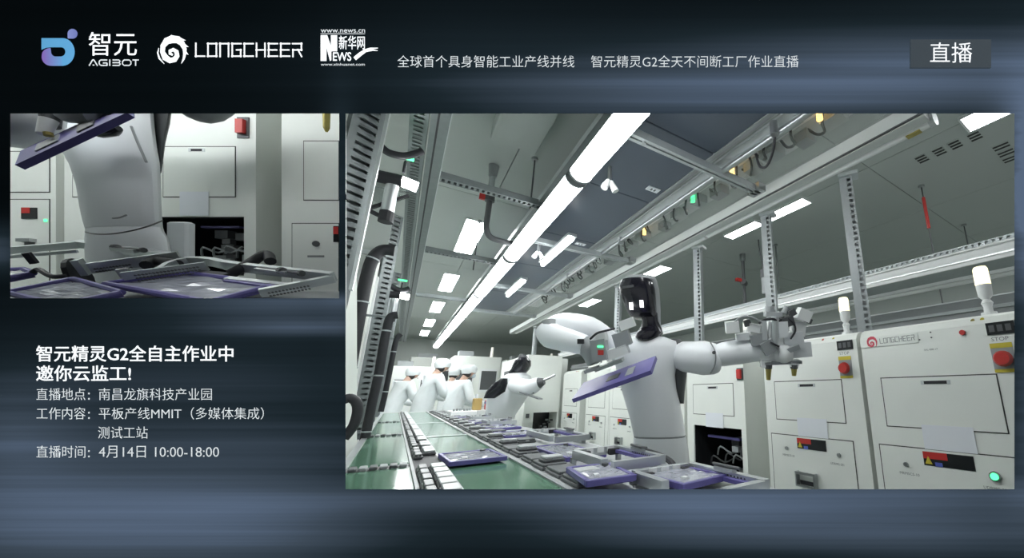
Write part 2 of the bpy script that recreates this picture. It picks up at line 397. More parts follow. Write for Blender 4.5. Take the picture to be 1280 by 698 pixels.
# second emblem: swirl and block letters
B = lambda x, y: (190 + x/6.564, 35 + y/6.564)
SWIRL = [(172,222,8),(150,212,12),(150,190,14),(176,178,14),(203,195,18),(208,230,19),(187,260,22),(150,268,23),(110,243,26),(88,197,19),(92,150,21),(122,108,28),(170,93,32),(215,98,30),(250,130,22),(270,175,16),(270,215,12),(262,255,8),(243,292,2)]
SPIKES = [[(128,84),(163,57),(160,78)], [(232,78),(280,102),(235,108)], [(262,122),(303,157),(255,155)], [(275,178),(302,222),(266,206)]]
CRES = [(58,165,2),(49,205,6),(62,250,7),(102,295,2)]
t_ = emblem_root('supplier_emblem', 'white flame swirl emblem with wide block letters beside it')
mb = MB(); strip(mb, [(*B(x,y), h/6.564) for x, y, h in SWIRL]); strip(mb, [(*B(x,y), h/6.564) for x, y, h in CRES])
for p in SPIKES: poly(mb, [B(*k) for k in reversed(p)])
mb.build('swirl', M_text, t_)
GLYPH = {'L': [(0,0,0,1),(0,1,1,1)], 'O': [(0,0,1,0),(1,0,1,1),(1,1,0,1),(0,1,0,0)], 'N': [(0,1,0,0),(0,0,1,0),(1,0,1,1)], 'G': [(1,0,0,0),(0,0,0,1),(0,1,1,1),(1,1,1,.5),(1,.5,.55,.5)],
         'C': [(1,0,0,0),(0,0,0,1),(0,1,1,1)], 'H': [(0,0,0,1),(1,0,1,1),(0,.5,1,.5)], 'E': [(1,0,0,0),(0,0,0,1),(0,1,1,1),(0,.5,.9,.5)], 'R': [(0,0,1,0),(1,0,1,.5),(1,.5,.05,.5),(0,.5,0,1),(.6,.5,1,1)]}
def block_letters(word, x0, pitch, wdt, y0, y1, h):
    """strokes of block letters as segments ((x,y),(x,y)) in a flat frame, y down"""
    out = []
    for k, ch in enumerate(word):
        for a, b_, c, d in GLYPH[ch]:
            p = [x0+pitch*k+h+a*(wdt-2*h), y0+h+b_*(y1-y0-2*h)]; r = [x0+pitch*k+h+c*(wdt-2*h), y0+h+d*(y1-y0-2*h)]
            l = math.hypot(r[0]-p[0], r[1]-p[1]); e = ((r[0]-p[0])/l*h, (r[1]-p[1])/l*h)
            out.append(((p[0]-e[0], p[1]-e[1]), (r[0]+e[0], r[1]+e[1])))
    return out
mb = MB()
for a, b_ in block_letters('LONGCHEER', 353, 99.6, 86, 121, 241, 8.5): strip(mb, [(*B(*a), 5.6/6.564), (*B(*b_), 5.6/6.564)])
mb.build('latin_letters', M_text, t_)
# third emblem: large N with small words around it
N = lambda x, y: (395 + x/11.64, 30 + y/11.64)
t_ = emblem_root('news_emblem', 'white news emblem with a giant letter N and a brush swoosh')
mb = MB()
poly(mb, [N(*p) for p in [(70,540),(155,540),(155,330),(165,165),(70,165)]]); poly(mb, [N(*p) for p in [(155,345),(205,540),(225,530),(225,335),(165,165),(150,165)]])
poly(mb, [N(*p) for p in [(220,400),(310,400),(310,165),(220,165)]])
mb.build('large_letter', M_text, t_)
line_mb('EWS', *[N(248,0)[0], N(515,0)[0], N(0,412)[1], N(0,540)[1]], .012).build('latin_letters', M_text, t_)
line_mb('新华网', N(335,0)[0], N(712,0)[0], N(0,172)[1], N(0,372)[1], .004).build('characters', M_text, t_)
q = line_mb('www.news.cn', N(72,0)[0], N(715,0)[0], N(0,80)[1], N(0,128)[1]); rect(q, N(70,0)[0], N(715,0)[0], N(0,141)[1], N(0,149)[1])
q.build('upper_address', M_text2, t_)
line_mb('www.xinhuanet.com', N(72,0)[0], N(712,0)[0], N(0,570)[1], N(0,608)[1]).build('lower_address', M_text2, t_)
mb = MB(); strip(mb, [(*N(x,y), h/11.64) for x, y, h in [(565,508,28),(640,445,28),(720,390,24),(800,360,14),(905,352,4)]]); strip(mb, [(*N(x,y), h/11.64) for x, y, h in [(745,402,4),(830,382,10),(900,390,4)]])
mb.build('swoosh', M_text, t_)
# live badge
t_ = thing('live_badge', 'dark rectangular badge with two white characters in the top corner', 'sign', M=CAMM)
mb = MB(); rect(mb, 1137, 1237, 51, 86, 0.0, 0.004)
mb.build('plaque', mat('badge_plaque', (.03,.035,.04), .5, emit=1.0, var=0, ecol=(.026,.036,.046)), t_)
q = fit_text('直播', wl(1161, 80, 0.0042), (1,0,0), (0,1,0), 52*MPP, 25*MPP, (0,0,1), 0.0004, -.006); q.build('characters', M_text, t_)

# ------------------------------------------------------------------ hall shell
FX0, FX1, FY0, FY1, CH = -4.0, 6.2, -1.5, 15.0, 2.9
tag(MB().box(FX0, FX1, FY0, FY1, -0.1, 0).build('floor', M_floor), kind='structure')
tag(MB().box(FX0, FX1, FY1, FY1+0.1, 0, CH).build('wall_back', M_wall), kind='structure')
tag(MB().box(FX1, FX1+0.1, FY0, FY1, 0, CH).build('wall_right', M_wall), kind='structure')
tag(MB().box(FX0-0.1, FX0, FY0, FY1, 0, CH).build('wall_left', M_wall), kind='structure')
ceil = tag(MB().box(FX0, FX1, FY0, FY1, CH+0.03, CH+0.1).build('ceiling', M_ceilgap), kind='structure')
me0 = None
for i in range(9):
    for j in range(7):
        if me0 is None:
            p = MB().box(0.003, 1.197, 0.003, 2.397, 0, 0.03).build('panel', M_ceil, ceil); me0 = p.data
        else:
            p = bpy.data.objects.new('panel', me0); col.objects.link(p); p.parent = ceil
        x = -4.3 + 1.2*i; y = -1.16 + 2.4*j
        p.location = (x, y, CH)
# ceiling light panels
def light_panel():
    t = thing('ceiling_light', 'x', 'ceiling light')
    f = MB(); f.box(-.11,.11,-.60,-.585,-.02,0); f.box(-.11,.11,.585,.60,-.02,0); f.box(-.11,-.098,-.585,.585,-.02,0); f.box(.098,.11,-.585,.585,-.02,0)
    f.build('frame', M_white, t); MB().box(-.098,.098,-.585,.585,-.015,-.003).build('diffuser', M_panel_light, t)
    return t
lp = light_panel(); first = True
ORD = ['nearest', 'second', 'third', 'fourth', 'farthest']
def sy(k): return Matrix.Diagonal((1, k, 1, 1))
for x, ys_, lab, grp in ((.45, [(4.78,1),(7.03,1),(9.2,1),(11.4,1),(13.4,1)], 'white ceiling light panel, %s in the row left of the lamp strip', 'ceiling panels left of lamp strip'),
                    (2.93, [(-.01,1),(2.10,.41),(2.70,.41),(4.6,.6),(7.0,.6)], 'white ceiling light panel, %s in the row above the right tray', 'ceiling panels right'),
                    (-1.6, [(0.3,1),(2.7,1),(5.1,1),(7.5,1),(10.,1)], 'white ceiling light panel, %s in the added unseen row over the left machines', 'added ceiling panels far left')):  # far left row is out of view, added to light the hall
    for k, (y, l) in enumerate(ys_):
        M = T(x, y, CH) @ sy(l) @ Matrix.Diagonal((.72 if l < .5 else 1, 1, 1, 1))
        if first: lp.matrix_world = M; lp['label'] = lab % ORD[k]; lp['group'] = grp; first = False
        else: dup(lp, M, lab % ORD[k], grp)

# ------------------------------------------------------------------ overhead frame, lamps and services
def perforated(L, wd, dp, pitch=0.03, slot=0.013, margin=0.0, th=0.003, closed=True, sw=0.55):
    """slotted channel along +z from 0 to L: face in the xz plane looking to -y, wd wide (x), dp deep (y)"""
    mb = MB(); n = int(L/pitch)
    e = wd*sw/2
    mb.box(-wd/2, -e, 0, th, 0, L); mb.box(e, wd/2, 0, th, 0, L)
    for k in range(n+1):
        z0 = k*pitch; z1 = min(L, z0 + pitch - slot)
        if z1 > z0: mb.box(-e, e, 0.0003, th-0.0003, z0, z1)
    mb.box(-wd/2, -wd/2+th, th, dp, 0, L); mb.box(wd/2-th, wd/2, th, dp, 0, L)
    if closed: mb.box(-wd/2+th, wd/2-th, dp-th, dp, 0, L)
    return mb
def frame_from(o, x, y, z):
    M = Matrix((Vector(x), Vector(y), Vector(z))).transposed().to_4x4(); M.translation = Vector(o); return M
def slotted(name, label, o, x, y, z, L, wd, dp, cat='strut', group=None, pitch=0.03, slot=0.013, mm=None):
    ob = perforated(L, wd, dp, pitch, slot).build(name, mm or M_galv); ob.matrix_world = frame_from(o, x, y, z)
    return tag(ob, label, cat, group)
# lengthwise slotted beam above the left machines (slots look down)
slotted('slotted_beam', 'long grey slotted beam overhead running along the left machines', (-0.085, 1.28, 2.30), (1,0,0), (0,0,1), (0,1,0), 9.5, 0.07, 0.05, 'beam', pitch=0.035, slot=0.016, mm=M_galvd)
t_ = thing('beam_cover', 'smooth grey side profile beside the long slotted beam', 'beam', (0.0, 1.28, 2.30))
MB().box(-.042, .03, 0, 9.5, -.004, .06).build('cover_profile', M_galvd, t_); MB().box(-.018, -.010, 0, 9.5, -.008, -.003).build('groove', M_dark, t_); MB().box(.03, .034, 0, 9.5, -.012, .066).build('lip', M_alu, t_)
# cross beams
slotted('slotted_cross_beam', 'slotted grey cross beam passing in front of the red valve', (0.0, 2.36, 2.30), (0,-1,0), (0.0,0,1), (1,0,0), 0.66, 0.055, 0.04, 'beam', pitch=0.03, slot=0.015, mm=M_galvd)
slotted('slotted_cross_beam', 'slotted grey cross beam below the nearest ceiling light panel', (0.0, 3.74, 2.30), (0,-1,0), (0,0,1), (1,0,0), 0.66, 0.06, 0.04, 'beam', pitch=0.03, slot=0.015, mm=M_galvd)
slotted('slotted_cross_beam', 'distant slotted grey cross beam nearest the far wall', (0.0, 5.6, 2.30), (0,-1,0), (0,0,1), (1,0,0), 0.66, 0.06, 0.04, 'beam', pitch=0.03, slot=0.015, mm=M_galvd)
def cross_bar(y, label, x0=0.70, x1=1.66):
    t = thing('cross_bar', label, 'beam', (0, y, 2.30))
    m = MB(); m.box(x0, x1, -.025, -.006, 0, .03); m.box(x0, x1, .006, .025, 0, .03); m.box(x0, x1, -.025, .025, .03, .04)
    m.build('channel', M_galv, t); MB().box(x0, x1, -.006, .006, .010, .03).build('groove', M_dgrey, t)
    b = MB(); b.box(x1-.05, x1+.02, -.05, .05, .0, .05); b.build('end_bracket', M_steel, t)
    for xx in (x0+.12, x1-.10): MB().cyl((xx,0,-.008),(xx,0,0.002),.012).build('bolt', M_steel, t)
cross_bar(1.385, 'aluminium cross bar overhead, nearest, meeting the tube rail')
cross_bar(2.985, 'aluminium cross bar overhead, second one along the tube rail')
cross_bar(4.6, 'aluminium cross bar overhead, third one along the tube rail')
cross_bar(6.2, 'aluminium cross bar overhead, farthest one along the tube rail')
# long row of tube lamps
def tube_lamp():
    t = thing('tube_lamp', 'x', 'lamp')
    h = MB(); h.rings([[(x, y, z) for x, z in ((-.062,.045),(-.05,.075),(.05,.075),(.062,.045))] for y in (0, 1.48)]); h.build('housing', M_alu, t)
    n = 12
    d = MB(); d.rings([[(.058*math.cos(a), y, .046-.052*math.sin(a)) for a in [PI*k/n for k in range(n+1)]] for y in (.012, 1.468)]); d.build('diffuser', M_lamp, t, smooth=True)
    for y0 in (0, 1.465):
        e = MB(); e.rings([[(.064*math.cos(a), y, .048-.058*math.sin(a)) for a in [PI*k/n for k in range(n+1)]] for y in (y0, y0+.015)]); e.build('end_cap', M_mgrey, t)
    for y0 in (.06, 1.42):
        c = MB(); c.box(-.012,.012,y0-.01,y0+.01,.075,.125); c.build('hanger', M_steel, t)
    return t
tl = tube_lamp()
labs = ['bright overhead tube lamp, nearest, at the top edge', 'bright overhead tube lamp, second in the long row', 'bright overhead tube lamp, third in the long row', 'bright overhead tube lamp, fourth in the long row', 'bright overhead tube lamp, fifth in the long row', 'bright overhead tube lamp, sixth in the long row', 'bright overhead tube lamp, farthest in the long row']
for k in range(7):
    M = T(.64, .27+1.52*k, 2.20)
    if k == 0: tl.matrix_world = M; tl['label'] = labs[0]; tl['group'] = 'tube lamps in the long row'
    else: dup(tl, M, labs[k], 'tube lamps in the long row')
t_ = thing('lamp_rail', 'grey carrier rail above the long row of tube lamps', 'rail', (.64, .2, 2.325))
MB().box(-.03, .03, 0, 10.9, 0, .035).build('profile', M_galv, t_); MB().box(-.055, -.045, 0, 10.9, 0.0, .04).build('side_lip', M_alu, t_); MB().box(-.045, -.03, 0, 10.9, -.0, .01).build('flange', M_alu, t_)
# second short row of tubes, right of the long row
def small_tube(y, label):
    t = thing('small_tube_lamp', label, 'lamp', (.93, y, 2.24))
    MB().box(-.035,.035,0,.75,.03,.055).build('housing', M_alu, t); MB().cyl((0,.01,.012),(0,.74,.012),.018,n=10).build('tube', M_lamp, t)
small_tube(2.62, 'short bright tube lamp beside the long row, nearest'); small_tube(4.0, 'short bright tube lamp beside the long row, farther away')
# small floodlights clipped beside the lamp row
def clip_lights(x, y, z, label):
    t = thing('clip_light', label, 'clip light', (x, y, z))
    MB().cyl((0,0,0),(0,0,.09),.012).build('stem', M_steel, t)
    for s in (-1, 1):
        h = MB(); h.cyl((s*.008,0,0),(s*.035,-.01,-.055),.014,.02); b = h.build('spot_head', M_white, t, smooth=True)
clip_lights(.80, 1.72, 2.245, 'pair of small white spot heads beside the nearest lamp joint')
clip_lights(.80, 3.05, 2.245, 'pair of small white spot heads beside the second lamp joint')
# slate duct panels
duct = thing('cable_duct', 'wide dark slate duct panels overhead between lamp row and rail', 'duct', (0, 0, 2.41))
for k, (y0, y1) in enumerate(((.35, 1.36), (1.365, 2.05), (2.055, 2.97), (2.975, 3.9), (3.905, 5.2), (5.205, 6.5))):
    MB().cbox(.80, 1.27, y0, y1, 0, .10, .006).build('duct_panel', M_duct, duct)
MB().box(.79, .80, .35, 6.5, -.01, .11).build('edge_trim', M_dgrey, duct)
MB().box(1.27, 1.30, .35, 6.5, -.005, .09).build('edge_trim', M_mgrey, duct)
def plate(x, y, label, w_=.09, l_=.05):
    t = thing('label_plate', label, 'plate', (x, y, 2.404))
    MB().box(-w_/2, w_/2, -l_/2, l_/2, 0, .006).build('sheet', M_paper, t)
    for s in (-1, 1): MB().box(s*.012-.006, s*.012+.006, -.012, .012, -.001, 0.001).build('mark', M_dgrey, t)
plate(1.19, 1.88, 'small white label plate under the dark duct, nearer one'); plate(1.16, 3.05, 'small white label plate under the dark duct, farther one')
# grey profile band and service tray right of the duct
t_ = thing('service_tray', 'pale grey cable tray under the ceiling right of the dark duct', 'tray', (0, 0, 2.38))
MB().box(1.305, 1.36, .35, 6.5, .0, .012).build('tray_floor', M_alu, t_); MB().box(1.36, 1.368, .35, 6.5, -.02, .07).build('tray_side', M_alu, t_); MB().box(1.368, 1.40, .35, 6.5, -.02, -.012).build('lip', M_galv, t_)
t_ = thing('air_pipe', 'thin round metal pipe running overhead beside the tray', 'pipe', (1.335, .4, 2.355-.028))
MB().cyl((0,0,0),(0,6,0),.016,n=10).build('tube', M_steel, t_, smooth=True)
for y in (1.0, 2.2, 3.4): MB().box(-.022,.022,y-.015,y+.015,-.02,.028).build('clamp', M_mgrey, t_)
# acrylic cover sheets with parts seen through them
for k, (y0, y1) in enumerate(((.42, 1.36), (1.41, 2.95), (3.02, 4.5), (4.6, 6.1))):
    lab = ['nearest clear acrylic sheet under the wiring tray', 'second clear acrylic sheet under the wiring tray', 'third clear acrylic sheet under the wiring tray', 'farthest clear acrylic sheet under the wiring tray'][k]
    tag(MB().box(1.405, 1.665, y0, y1, 2.345, 2.35).build('acrylic_sheet', M_acryl), lab, 'cover sheet')
random.seed(3)
t_ = thing('wiring_tray', 'pale wiring tray full of black cables above the acrylic sheets', 'tray', (0, 0, 2.46))
MB().box(1.40, 1.67, .4, 6.1, .0, .008).build('tray_floor', M_white, t_)
for y in [.50+.155*k for k in range(32)]:
    x = 1.44+random.random()*.13; m = MB()
    pts = [(x-.05, y, -.0), (x-.03, y+.02, -.07), (x+.02, y+.06, -.085), (x+.05, y+.10, -.05), (x+.03, y+.13, -.0)]
    m.tube([(a, b+random.uniform(-.02,.02), c) for a, b, c in pts], .0075, 6, 3); m.build('cable', M_dark, t_)
for k, y in enumerate((.62, .75, .95, 1.12, 1.30, 1.62, 1.8, 2.05, 2.3, 2.55, 2.8, 3.3, 3.7, 4.2)): MB().box(1.50+.03*(k%3), 1.60+.02*(k%3), y, y+.08+.03*(k%2), -.06, -.0).build('terminal_block', [M_galv, M_pale, M_mgrey][k%3], t_)
for k, y in enumerate((.5, .9, 1.5, 1.95, 2.45, 3.0, 3.9)): MB().box(1.41, 1.46, y, y+.28, -.05, -.0).build('wire_channel', [M_pale, M_galv][k%2], t_)
for x, y, m, nm in ((1.49, .83, M_orange_led, 'orange_lamp'), (1.47, 1.42, M_orange_led, 'orange_lamp'), (1.49, 1.83, M_green_led, 'green_lamp'), (1.50, 2.5, M_orange_led, 'orange_lamp')):
    MB().cyl((x,y,-.07),(x,y,-.0),.016,.012).build(nm, m, t_)
# loop of cable near the first cross bar
t_ = thing('cable_loop', 'black cable loop hanging under the tray near the top edge', 'cable', (1.33, .98, 2.31))
MB().tube([(0,0,.02),(.01,.03,-.06),(.03,.09,-.10),(.05,.15,-.06),(.05,.17,.02)], .007, 8, 4).build('loop', M_dark, t_, smooth=True)
MB().cyl((-.02,-.01,.0),(-.02,-.01,.07),.02).build('gland', M_steel, t_)
# right tube rail (light fitting housing) along the posts
t_ = thing('tube_rail', 'long pale tube rail overhead above the slotted posts', 'rail', (1.76, .46, 2.26))
MB().box(-.09, -.082, 0, 7.5, .004, .012).build('dark_edge', M_dgrey, t_); MB().box(-.088, -.078, 0, 7.5, .012, .08).build('web', M_pale, t_)
MB().box(-.078, -.016, 0, 7.5, .0, .05).build('upper_profile', M_pale, t_)
MB().cyl((.02,0,.03),(.02,1.55,.03),.034,n=16).build('tube_cover', M_white, t_, smooth=True)
MB().cyl((.02,1.57,.03),(.02,3.1,.03),.034,n=16).build('tube_cover', M_white, t_, smooth=True)
MB().cyl((.02,3.12,.03),(.02,7.4,.03),.034,n=16).build('tube_cover', M_white, t_, smooth=True)
MB().cyl((.02,-.012,.03),(.02,.012,.03),.038,n=16).build('end_cap', M_alu, t_)
MB().box(.005,.035,.05,.11,-.006,.004).build('rating_label', M_brass, t_)
# slotted posts between the cabinets
def post(y, label, x=1.85, z0=1.3755, h=2.25):
    h -= z0
    t = thing('slotted_post', label, 'post', (x, y, z0))
    p = perforated(h, .036, .045, .032, .018, sw=.5); o = p.build('slotted_face', M_postg, t)
    MB().box(-.048, -.018, .0, .004, 0, h).build('side_flange', M_postg, t)
    MB().box(-.05, .05, -.02, .06, h, h+.02).build('top_plate', M_alu, t)
    t.matrix_world = T(x, y, z0) @ RZ(-PI*.36)
    return t
post(.905, 'slotted steel post between the two nearest cabinets'); post(1.48, 'slotted steel post behind the outstretched robot arm')
post(2.215, 'slotted steel post rising beside the robot head'); post(3.62, 'slotted steel post behind the far cabinets'); post(6.8, 'slotted steel post farthest along the cabinet row', z0=1.505)
# tray behind the cabinets
t_ = thing('wall_tray', 'long white cable tray hung behind the cabinet row', 'tray', (2.4, .1, 1.75))
MB().box(0, .012, 0, 7, 0, .075).build('front_band', M_white, t_); MB().box(.012, .22, 0, 7, .0, .008).build('tray_floor', M_galv, t_)
MB().box(-.012, .0, 0, 7, .022, .03).build('rib', M_alu, t_); MB().box(-.02, .012, 0, 7, .075, .083).build('upper_lip', M_white, t_)
r_ = perforated(6.8, .03, .02, .03, .014); o = r_.build('slotted_strip', M_galv, t_); o.matrix_local = frame_from((.0, .1, .10), (0,0,1), (1,0,0), (0,1,0))
# second lower tray and pipework behind
t_ = thing('lower_duct', 'grey duct line behind the cabinets under the white tray', 'duct', (3.0, 0, 1.55))
MB().cbox(0, .3, .0, 8, 0, .14, .02).build('duct_body', M_mgrey, t_); MB().box(-.02, .0, 0, 8, .05, .07).build('rail', M_alu, t_)
t_ = thing('rear_tube', 'white fluorescent tube fitting behind the second cabinet', 'lamp', (2.7, .3, 1.72)); MB().box(0,.05,0,1.6,.03,.06).build('housing', M_white, t_); MB().cyl((.025,0,.02),(.025,1.6,.02),.014).build('tube', M_white, t_)
def rod(x, y, z0, label, red=True):
    t = thing('hanger_rod', label, 'rod', (x, y, z0))
    MB().cyl((0,0,0),(0,0,CH-z0),.006,n=8).build('threaded_rod', M_dgrey, t)
    MB().cyl((0,0,CH-z0-.02),(0,0,CH-z0),.025).build('ceiling_cup', M_steel, t)
    if red: MB().cyl((0,0,CH-z0-.42),(0,0,CH-z0-.12),.014,n=8).build('red_sleeve', M_red, t)
rod(3.57, 1.10, 1.69, 'thin hanger rod with red sleeve above the nearest cabinet'); rod(4.86, 1.16, 1.5, 'thin dark hanger rod, closest to the wall border', False); rod(3.6, 2.78, 1.69, 'thin dark hanger rod right of the post behind the arm', False)
t_ = thing('red_valve_hanger', 'dark hanging pipe with red valve between two posts', 'valve', (3.5, 3.26, 1.95))
MB().cyl((0,0,0),(0,0,.95),.022).build('pipe', M_dgrey, t_); MB().cyl((-.05,-.03,.55),(.05,.03,.55),.04).build('valve_body', M_dgrey, t_); MB().box(-.14,-.04,-.02,.02,.55,.59).build('lever', M_red, t_); MB().cyl((.0,0,.85),(.0,0,.95),.04).build('coupling', M_steel, t_)
t_ = thing('hanging_sensor', 'small grey sensor hanging left of the second post', 'sensor', (3.3, 2.75, 2.20))
MB().cyl((0,0,0),(0,0,.20),.035).build('sensor_body', M_mgrey, t_); MB().cyl((0,0,.20),(0,0,.30),.04).build('sensor_cap', M_dgrey, t_); MB().tube([(0,0,.3),(0.01,.02,.4),(0,.04,.55),(0,.05,.7)], .008, 6, 3).build('lead', M_dark, t_)
# ceiling vents
def vent(x, y, label, l=.075, w_=.13, n=3):
    t = thing('ceiling_vent', label, 'vent', (x, y, CH-.004))
    MB().box(-w_/2, w_/2, -l/2, l/2, 0, .004).build('vent_plate', M_ceil, t)
    for k in range(n):
        xx = -w_/2+w_*(k+.5)/n; MB().box(xx-.012, xx+.012, -l/2+.004, l/2-.004, -.0015, .001).build('slot', M_gap, t)
for k, (x, y) in enumerate(((3.13, .925), (3.135, .805), (3.14, .70), (3.145, .58))):
    vent(x, y, ['slotted ceiling vent, farthest of the row of four', 'slotted ceiling vent, second farthest of the four', 'slotted ceiling vent, third of the row of four', 'slotted ceiling vent, nearest of the row of four'][k])
for k in range(3):
    vent(3.45+.13*k, .50, ['narrow ceiling vent at the window edge, first of three', 'narrow ceiling vent at the window edge, middle of three', 'narrow ceiling vent at the window edge, last of three'][k], .10, .10, 2)
# ceiling pipe with red valve on the left
t_ = thing('sprinkler_pipe', 'dark angled ceiling pipe with a red valve lever', 'pipe', (.39, 3.04, CH))
a = Vector((.39, 3.04, CH)); m = MB(); m.cyl(a, a-Vector((0,0,.10)), .04, .03); wb(m, 'ceiling_flange', M_mgrey, t_)
m = MB(); m.cyl(a-Vector((0,0,.10)), a-Vector((0,0,.24)), .022); wb(m, 'collar', M_galv, t_)
m = MB(); m.cyl(a-Vector((0,0,.22)), a-Vector((0,0,.32)), .036); wb(m, 'valve_body', M_dgrey, t_)
m = MB(); m.box(a.x-.075, a.x-.035, a.y-.01, a.y+.01, a.z-.32, a.z-.22); wb(m, 'lever', M_red, t_)
p1 = a-Vector((0,0,.32)); m = MB(); m.tube([p1, p1-Vector((0,0,.12)), p1-Vector((0,0,.22)), p1-Vector((-.03,0,.29)), p1-Vector((-.10,0,.31)), p1-Vector((-.21,0,.31))], .022, 10, 4); wb(m, 'drop_pipe', M_dgrey, t_, True)
rod(.63, 2.74, 2.36, 'thin dark rod hanging from the ceiling by the lamp row', False); rod(.47, 4.2, 2.34, 'thin pale rod hanging near the drop pipe', False)
# white hanging panel at the top left of the lamps
t_ = thing('ceiling_box', 'flat white air box under the ceiling beside the lamps', 'air box', (.42, 1.9, CH-.12)); MB().cbox(-.14, .16, -.6, .62, 0, .12, .01).build('box_body', M_ceil, t_); MB().box(-.12, .14, -.58, .60, -.004, .0).build('face_sheet', M_ceil, t_)

# ------------------------------------------------------------------ test cabinets
def frect(x0, x1, z0, z1, y0, y1): return MB().box(x0, x1, y0, y1, z0, z1)
def outline(x0, x1, z0, z1, g=.004, y=-.0012):
    m = MB(); m.box(x0-g, x1+g, y, .0, z1, z1+g); m.box(x0-g, x1+g, y, .0, z0-g, z0); m.box(x0-g, x0, y, .0, z0, z1); m.box(x1, x1+g, y, .0, z0, z1); return m
def pull_handle(root, x0, x1, z0, z1):
    h = MB(); h.box(x0, x0+.008, -.03, -.002, z0, z1); h.box(x1-.008, x1, -.03, -.002, z0, z1); h.box(x0+.008, x1-.008, -.03, -.018, z1-.012, z1); h.box(x0+.008, x1-.008, -.03, -.022, z0, z0+.008)
    h.build('pull_handle', M_steel, root)
    MB().box(x0+.012, x1-.012, -.006, -.002, z0+.006, z0+.026).build('handle_recess', M_dark, root)
def cabinet_parts(t, w_=.585, H=1.375, dep=.55, bay=None, logo=False, screen=False, sheet=True, stop=True, lower=True, redsq=None, beacon='on', green=False):
    b = MB()
    if bay:
        x0, x1, z0, z1 = bay
        b.box(0, w_, 0, dep, 0, z0); b.box(0, x0, 0, dep, z0, z1); b.box(x1, w_, 0, dep, z0, z1); b.box(x0, x1, dep-.03, dep, z0, z1)
        b.rings([[(0, y, z) for y, z in ((0,z1),(dep,z1),(dep,H),(.05,H),(.02,H-.012),(0,H-.04))], [(w_, y, z) for y, z in ((0,z1),(dep,z1),(dep,H),(.05,H),(.02,H-.012),(0,H-.04))]])
    else:
        b.rings([[(0, y, z) for y, z in ((0,0),(dep,0),(dep,H),(.05,H),(.02,H-.012),(0,H-.04))], [(w_, y, z) for y, z in ((0,0),(dep,0),(dep,H),(.05,H),(.02,H-.012),(0,H-.04))]])
    b.build('cabinet_body', M_cab, t)
    if bay:
        x0, x1, z0, z1 = bay; e = .004
        c = MB(); c.box(x0, x0+e, .01, dep-.035, z0, z1); c.box(x1-e, x1, .01, dep-.035, z0, z1); c.box(x0, x1, dep-.04, dep-.031, z0, z1); c.box(x0, x1, .01, dep-.04, z0, z0+e); c.box(x0, x1, .01, dep-.04, z1-e, z1)
        c.build('bay_lining', M_screen, t)
        rg = random.Random(5)
        for k in range(12):
            xx = x0+.03+(x1-x0-.12)*rg.random(); zz = z0+.02+(z1-z0)*.62*rg.random(); yy = .08+rg.random()*.3; s = .02+rg.random()*.05
            MB().box(xx, xx+s*1.3, yy, yy+s, zz, zz+s*.8).build('bay_unit', [M_dgrey, M_mgrey, M_screen, M_steel][k % 4], t)
        for k in range(5):
            xx = x0+.04+k*(x1-x0-.1)/5; zz = z0+.15+rg.random()*.1
            MB().tube([(xx, .12, zz), (xx+.05, .10, zz+.06), (xx+.12, .14, zz+.02), (xx+.16, .2, zz+.05)], .006, 6, 3).build('bay_cable', M_mgrey if k % 2 else M_dgrey, t)
        MB().box(x0+.08, x1-.08, .06, .09, z1-.08, z1-.065).build('bay_rail', M_purple, t)
    d0, d1 = .075, w_-.10
    if not (bay and bay[3] > .95):
        outline(d0, d1, .943, 1.145).build('door_gap', M_gap, t)
        d = frect(d0, d1, .943, 1.145, -.002, 0).build('upper_door', M_cab, t)
        frect(w_*.42, w_*.56, 1.116, 1.129, -.004, -.002).build('door_slot', M_dark, d); frect(w_*.40, w_*.42, 1.114, 1.131, -.004, -.002).build('slot_end', M_alu, d); frect(w_*.56, w_*.58, 1.114, 1.131, -.004, -.002).build('slot_end', M_alu, d)
    if lower and not bay:
        outline(.03, w_-.075, .30, .86).build('door_gap', M_gap, t)
        d = frect(.03, w_-.075, .30, .86, -.002, 0).build('lower_door', M_cab, t)
        frect(.20, .37, .80, .852, -.004, -.002).build('display_label', M_screen, d); frect(.20, .285, .826, .852, -.0046, -.004).build('red_field', M_red, d); frect(.24, .265, .80, .815, -.0046, -.004).build('blue_field', M_blue, d)
        m = MB(); m.prism([(0,0),(.026,0),(.013,.03)], (.205, -.0046, .806), (1,0,0), (0,0,1), (0,-.0008,0)); m.build('warning_triangle', M_yellow, d)
        m = MB(); m.cyl((.13,-.010,.793),(.13,-.002,.793),.009); m.build('lock', M_steel, d)
        if green:
            m = MB(); m.cyl((w_-.16,-.012,.793),(w_-.16,-.002,.793),.017); m.build('button_ring', M_steel, d); m = MB(); m.cyl((w_-.16,-.016,.793),(w_-.16,-.012,.793),.012); m.build('green_button', M_green_led, d)
        else:
            m = MB(); m.cyl((w_-.15,-.010,.793),(w_-.15,-.002,.793),.009); m.build('lock', M_steel, d)
        fit_text('MRMSCS-10', (.10,-.0022,.752), (1,0,0), (0,0,1), .075, .010, (0,-1,0), .0004).build('small_print', M_print, d)
        fit_text('UDRMG-201', (w_-.20,-.0022,.746), (1,0,0), (0,0,1), .07, .010, (0,-1,0), .0004).build('small_print', M_print, d)
        pull_handle(d, .19, .305, .62, .69)
    if sheet: frect(w_*.36, w_*.66, .862, .955, -.0036, -.0024).build('notice_sheet', M_paper, t)
    sx = w_-.10
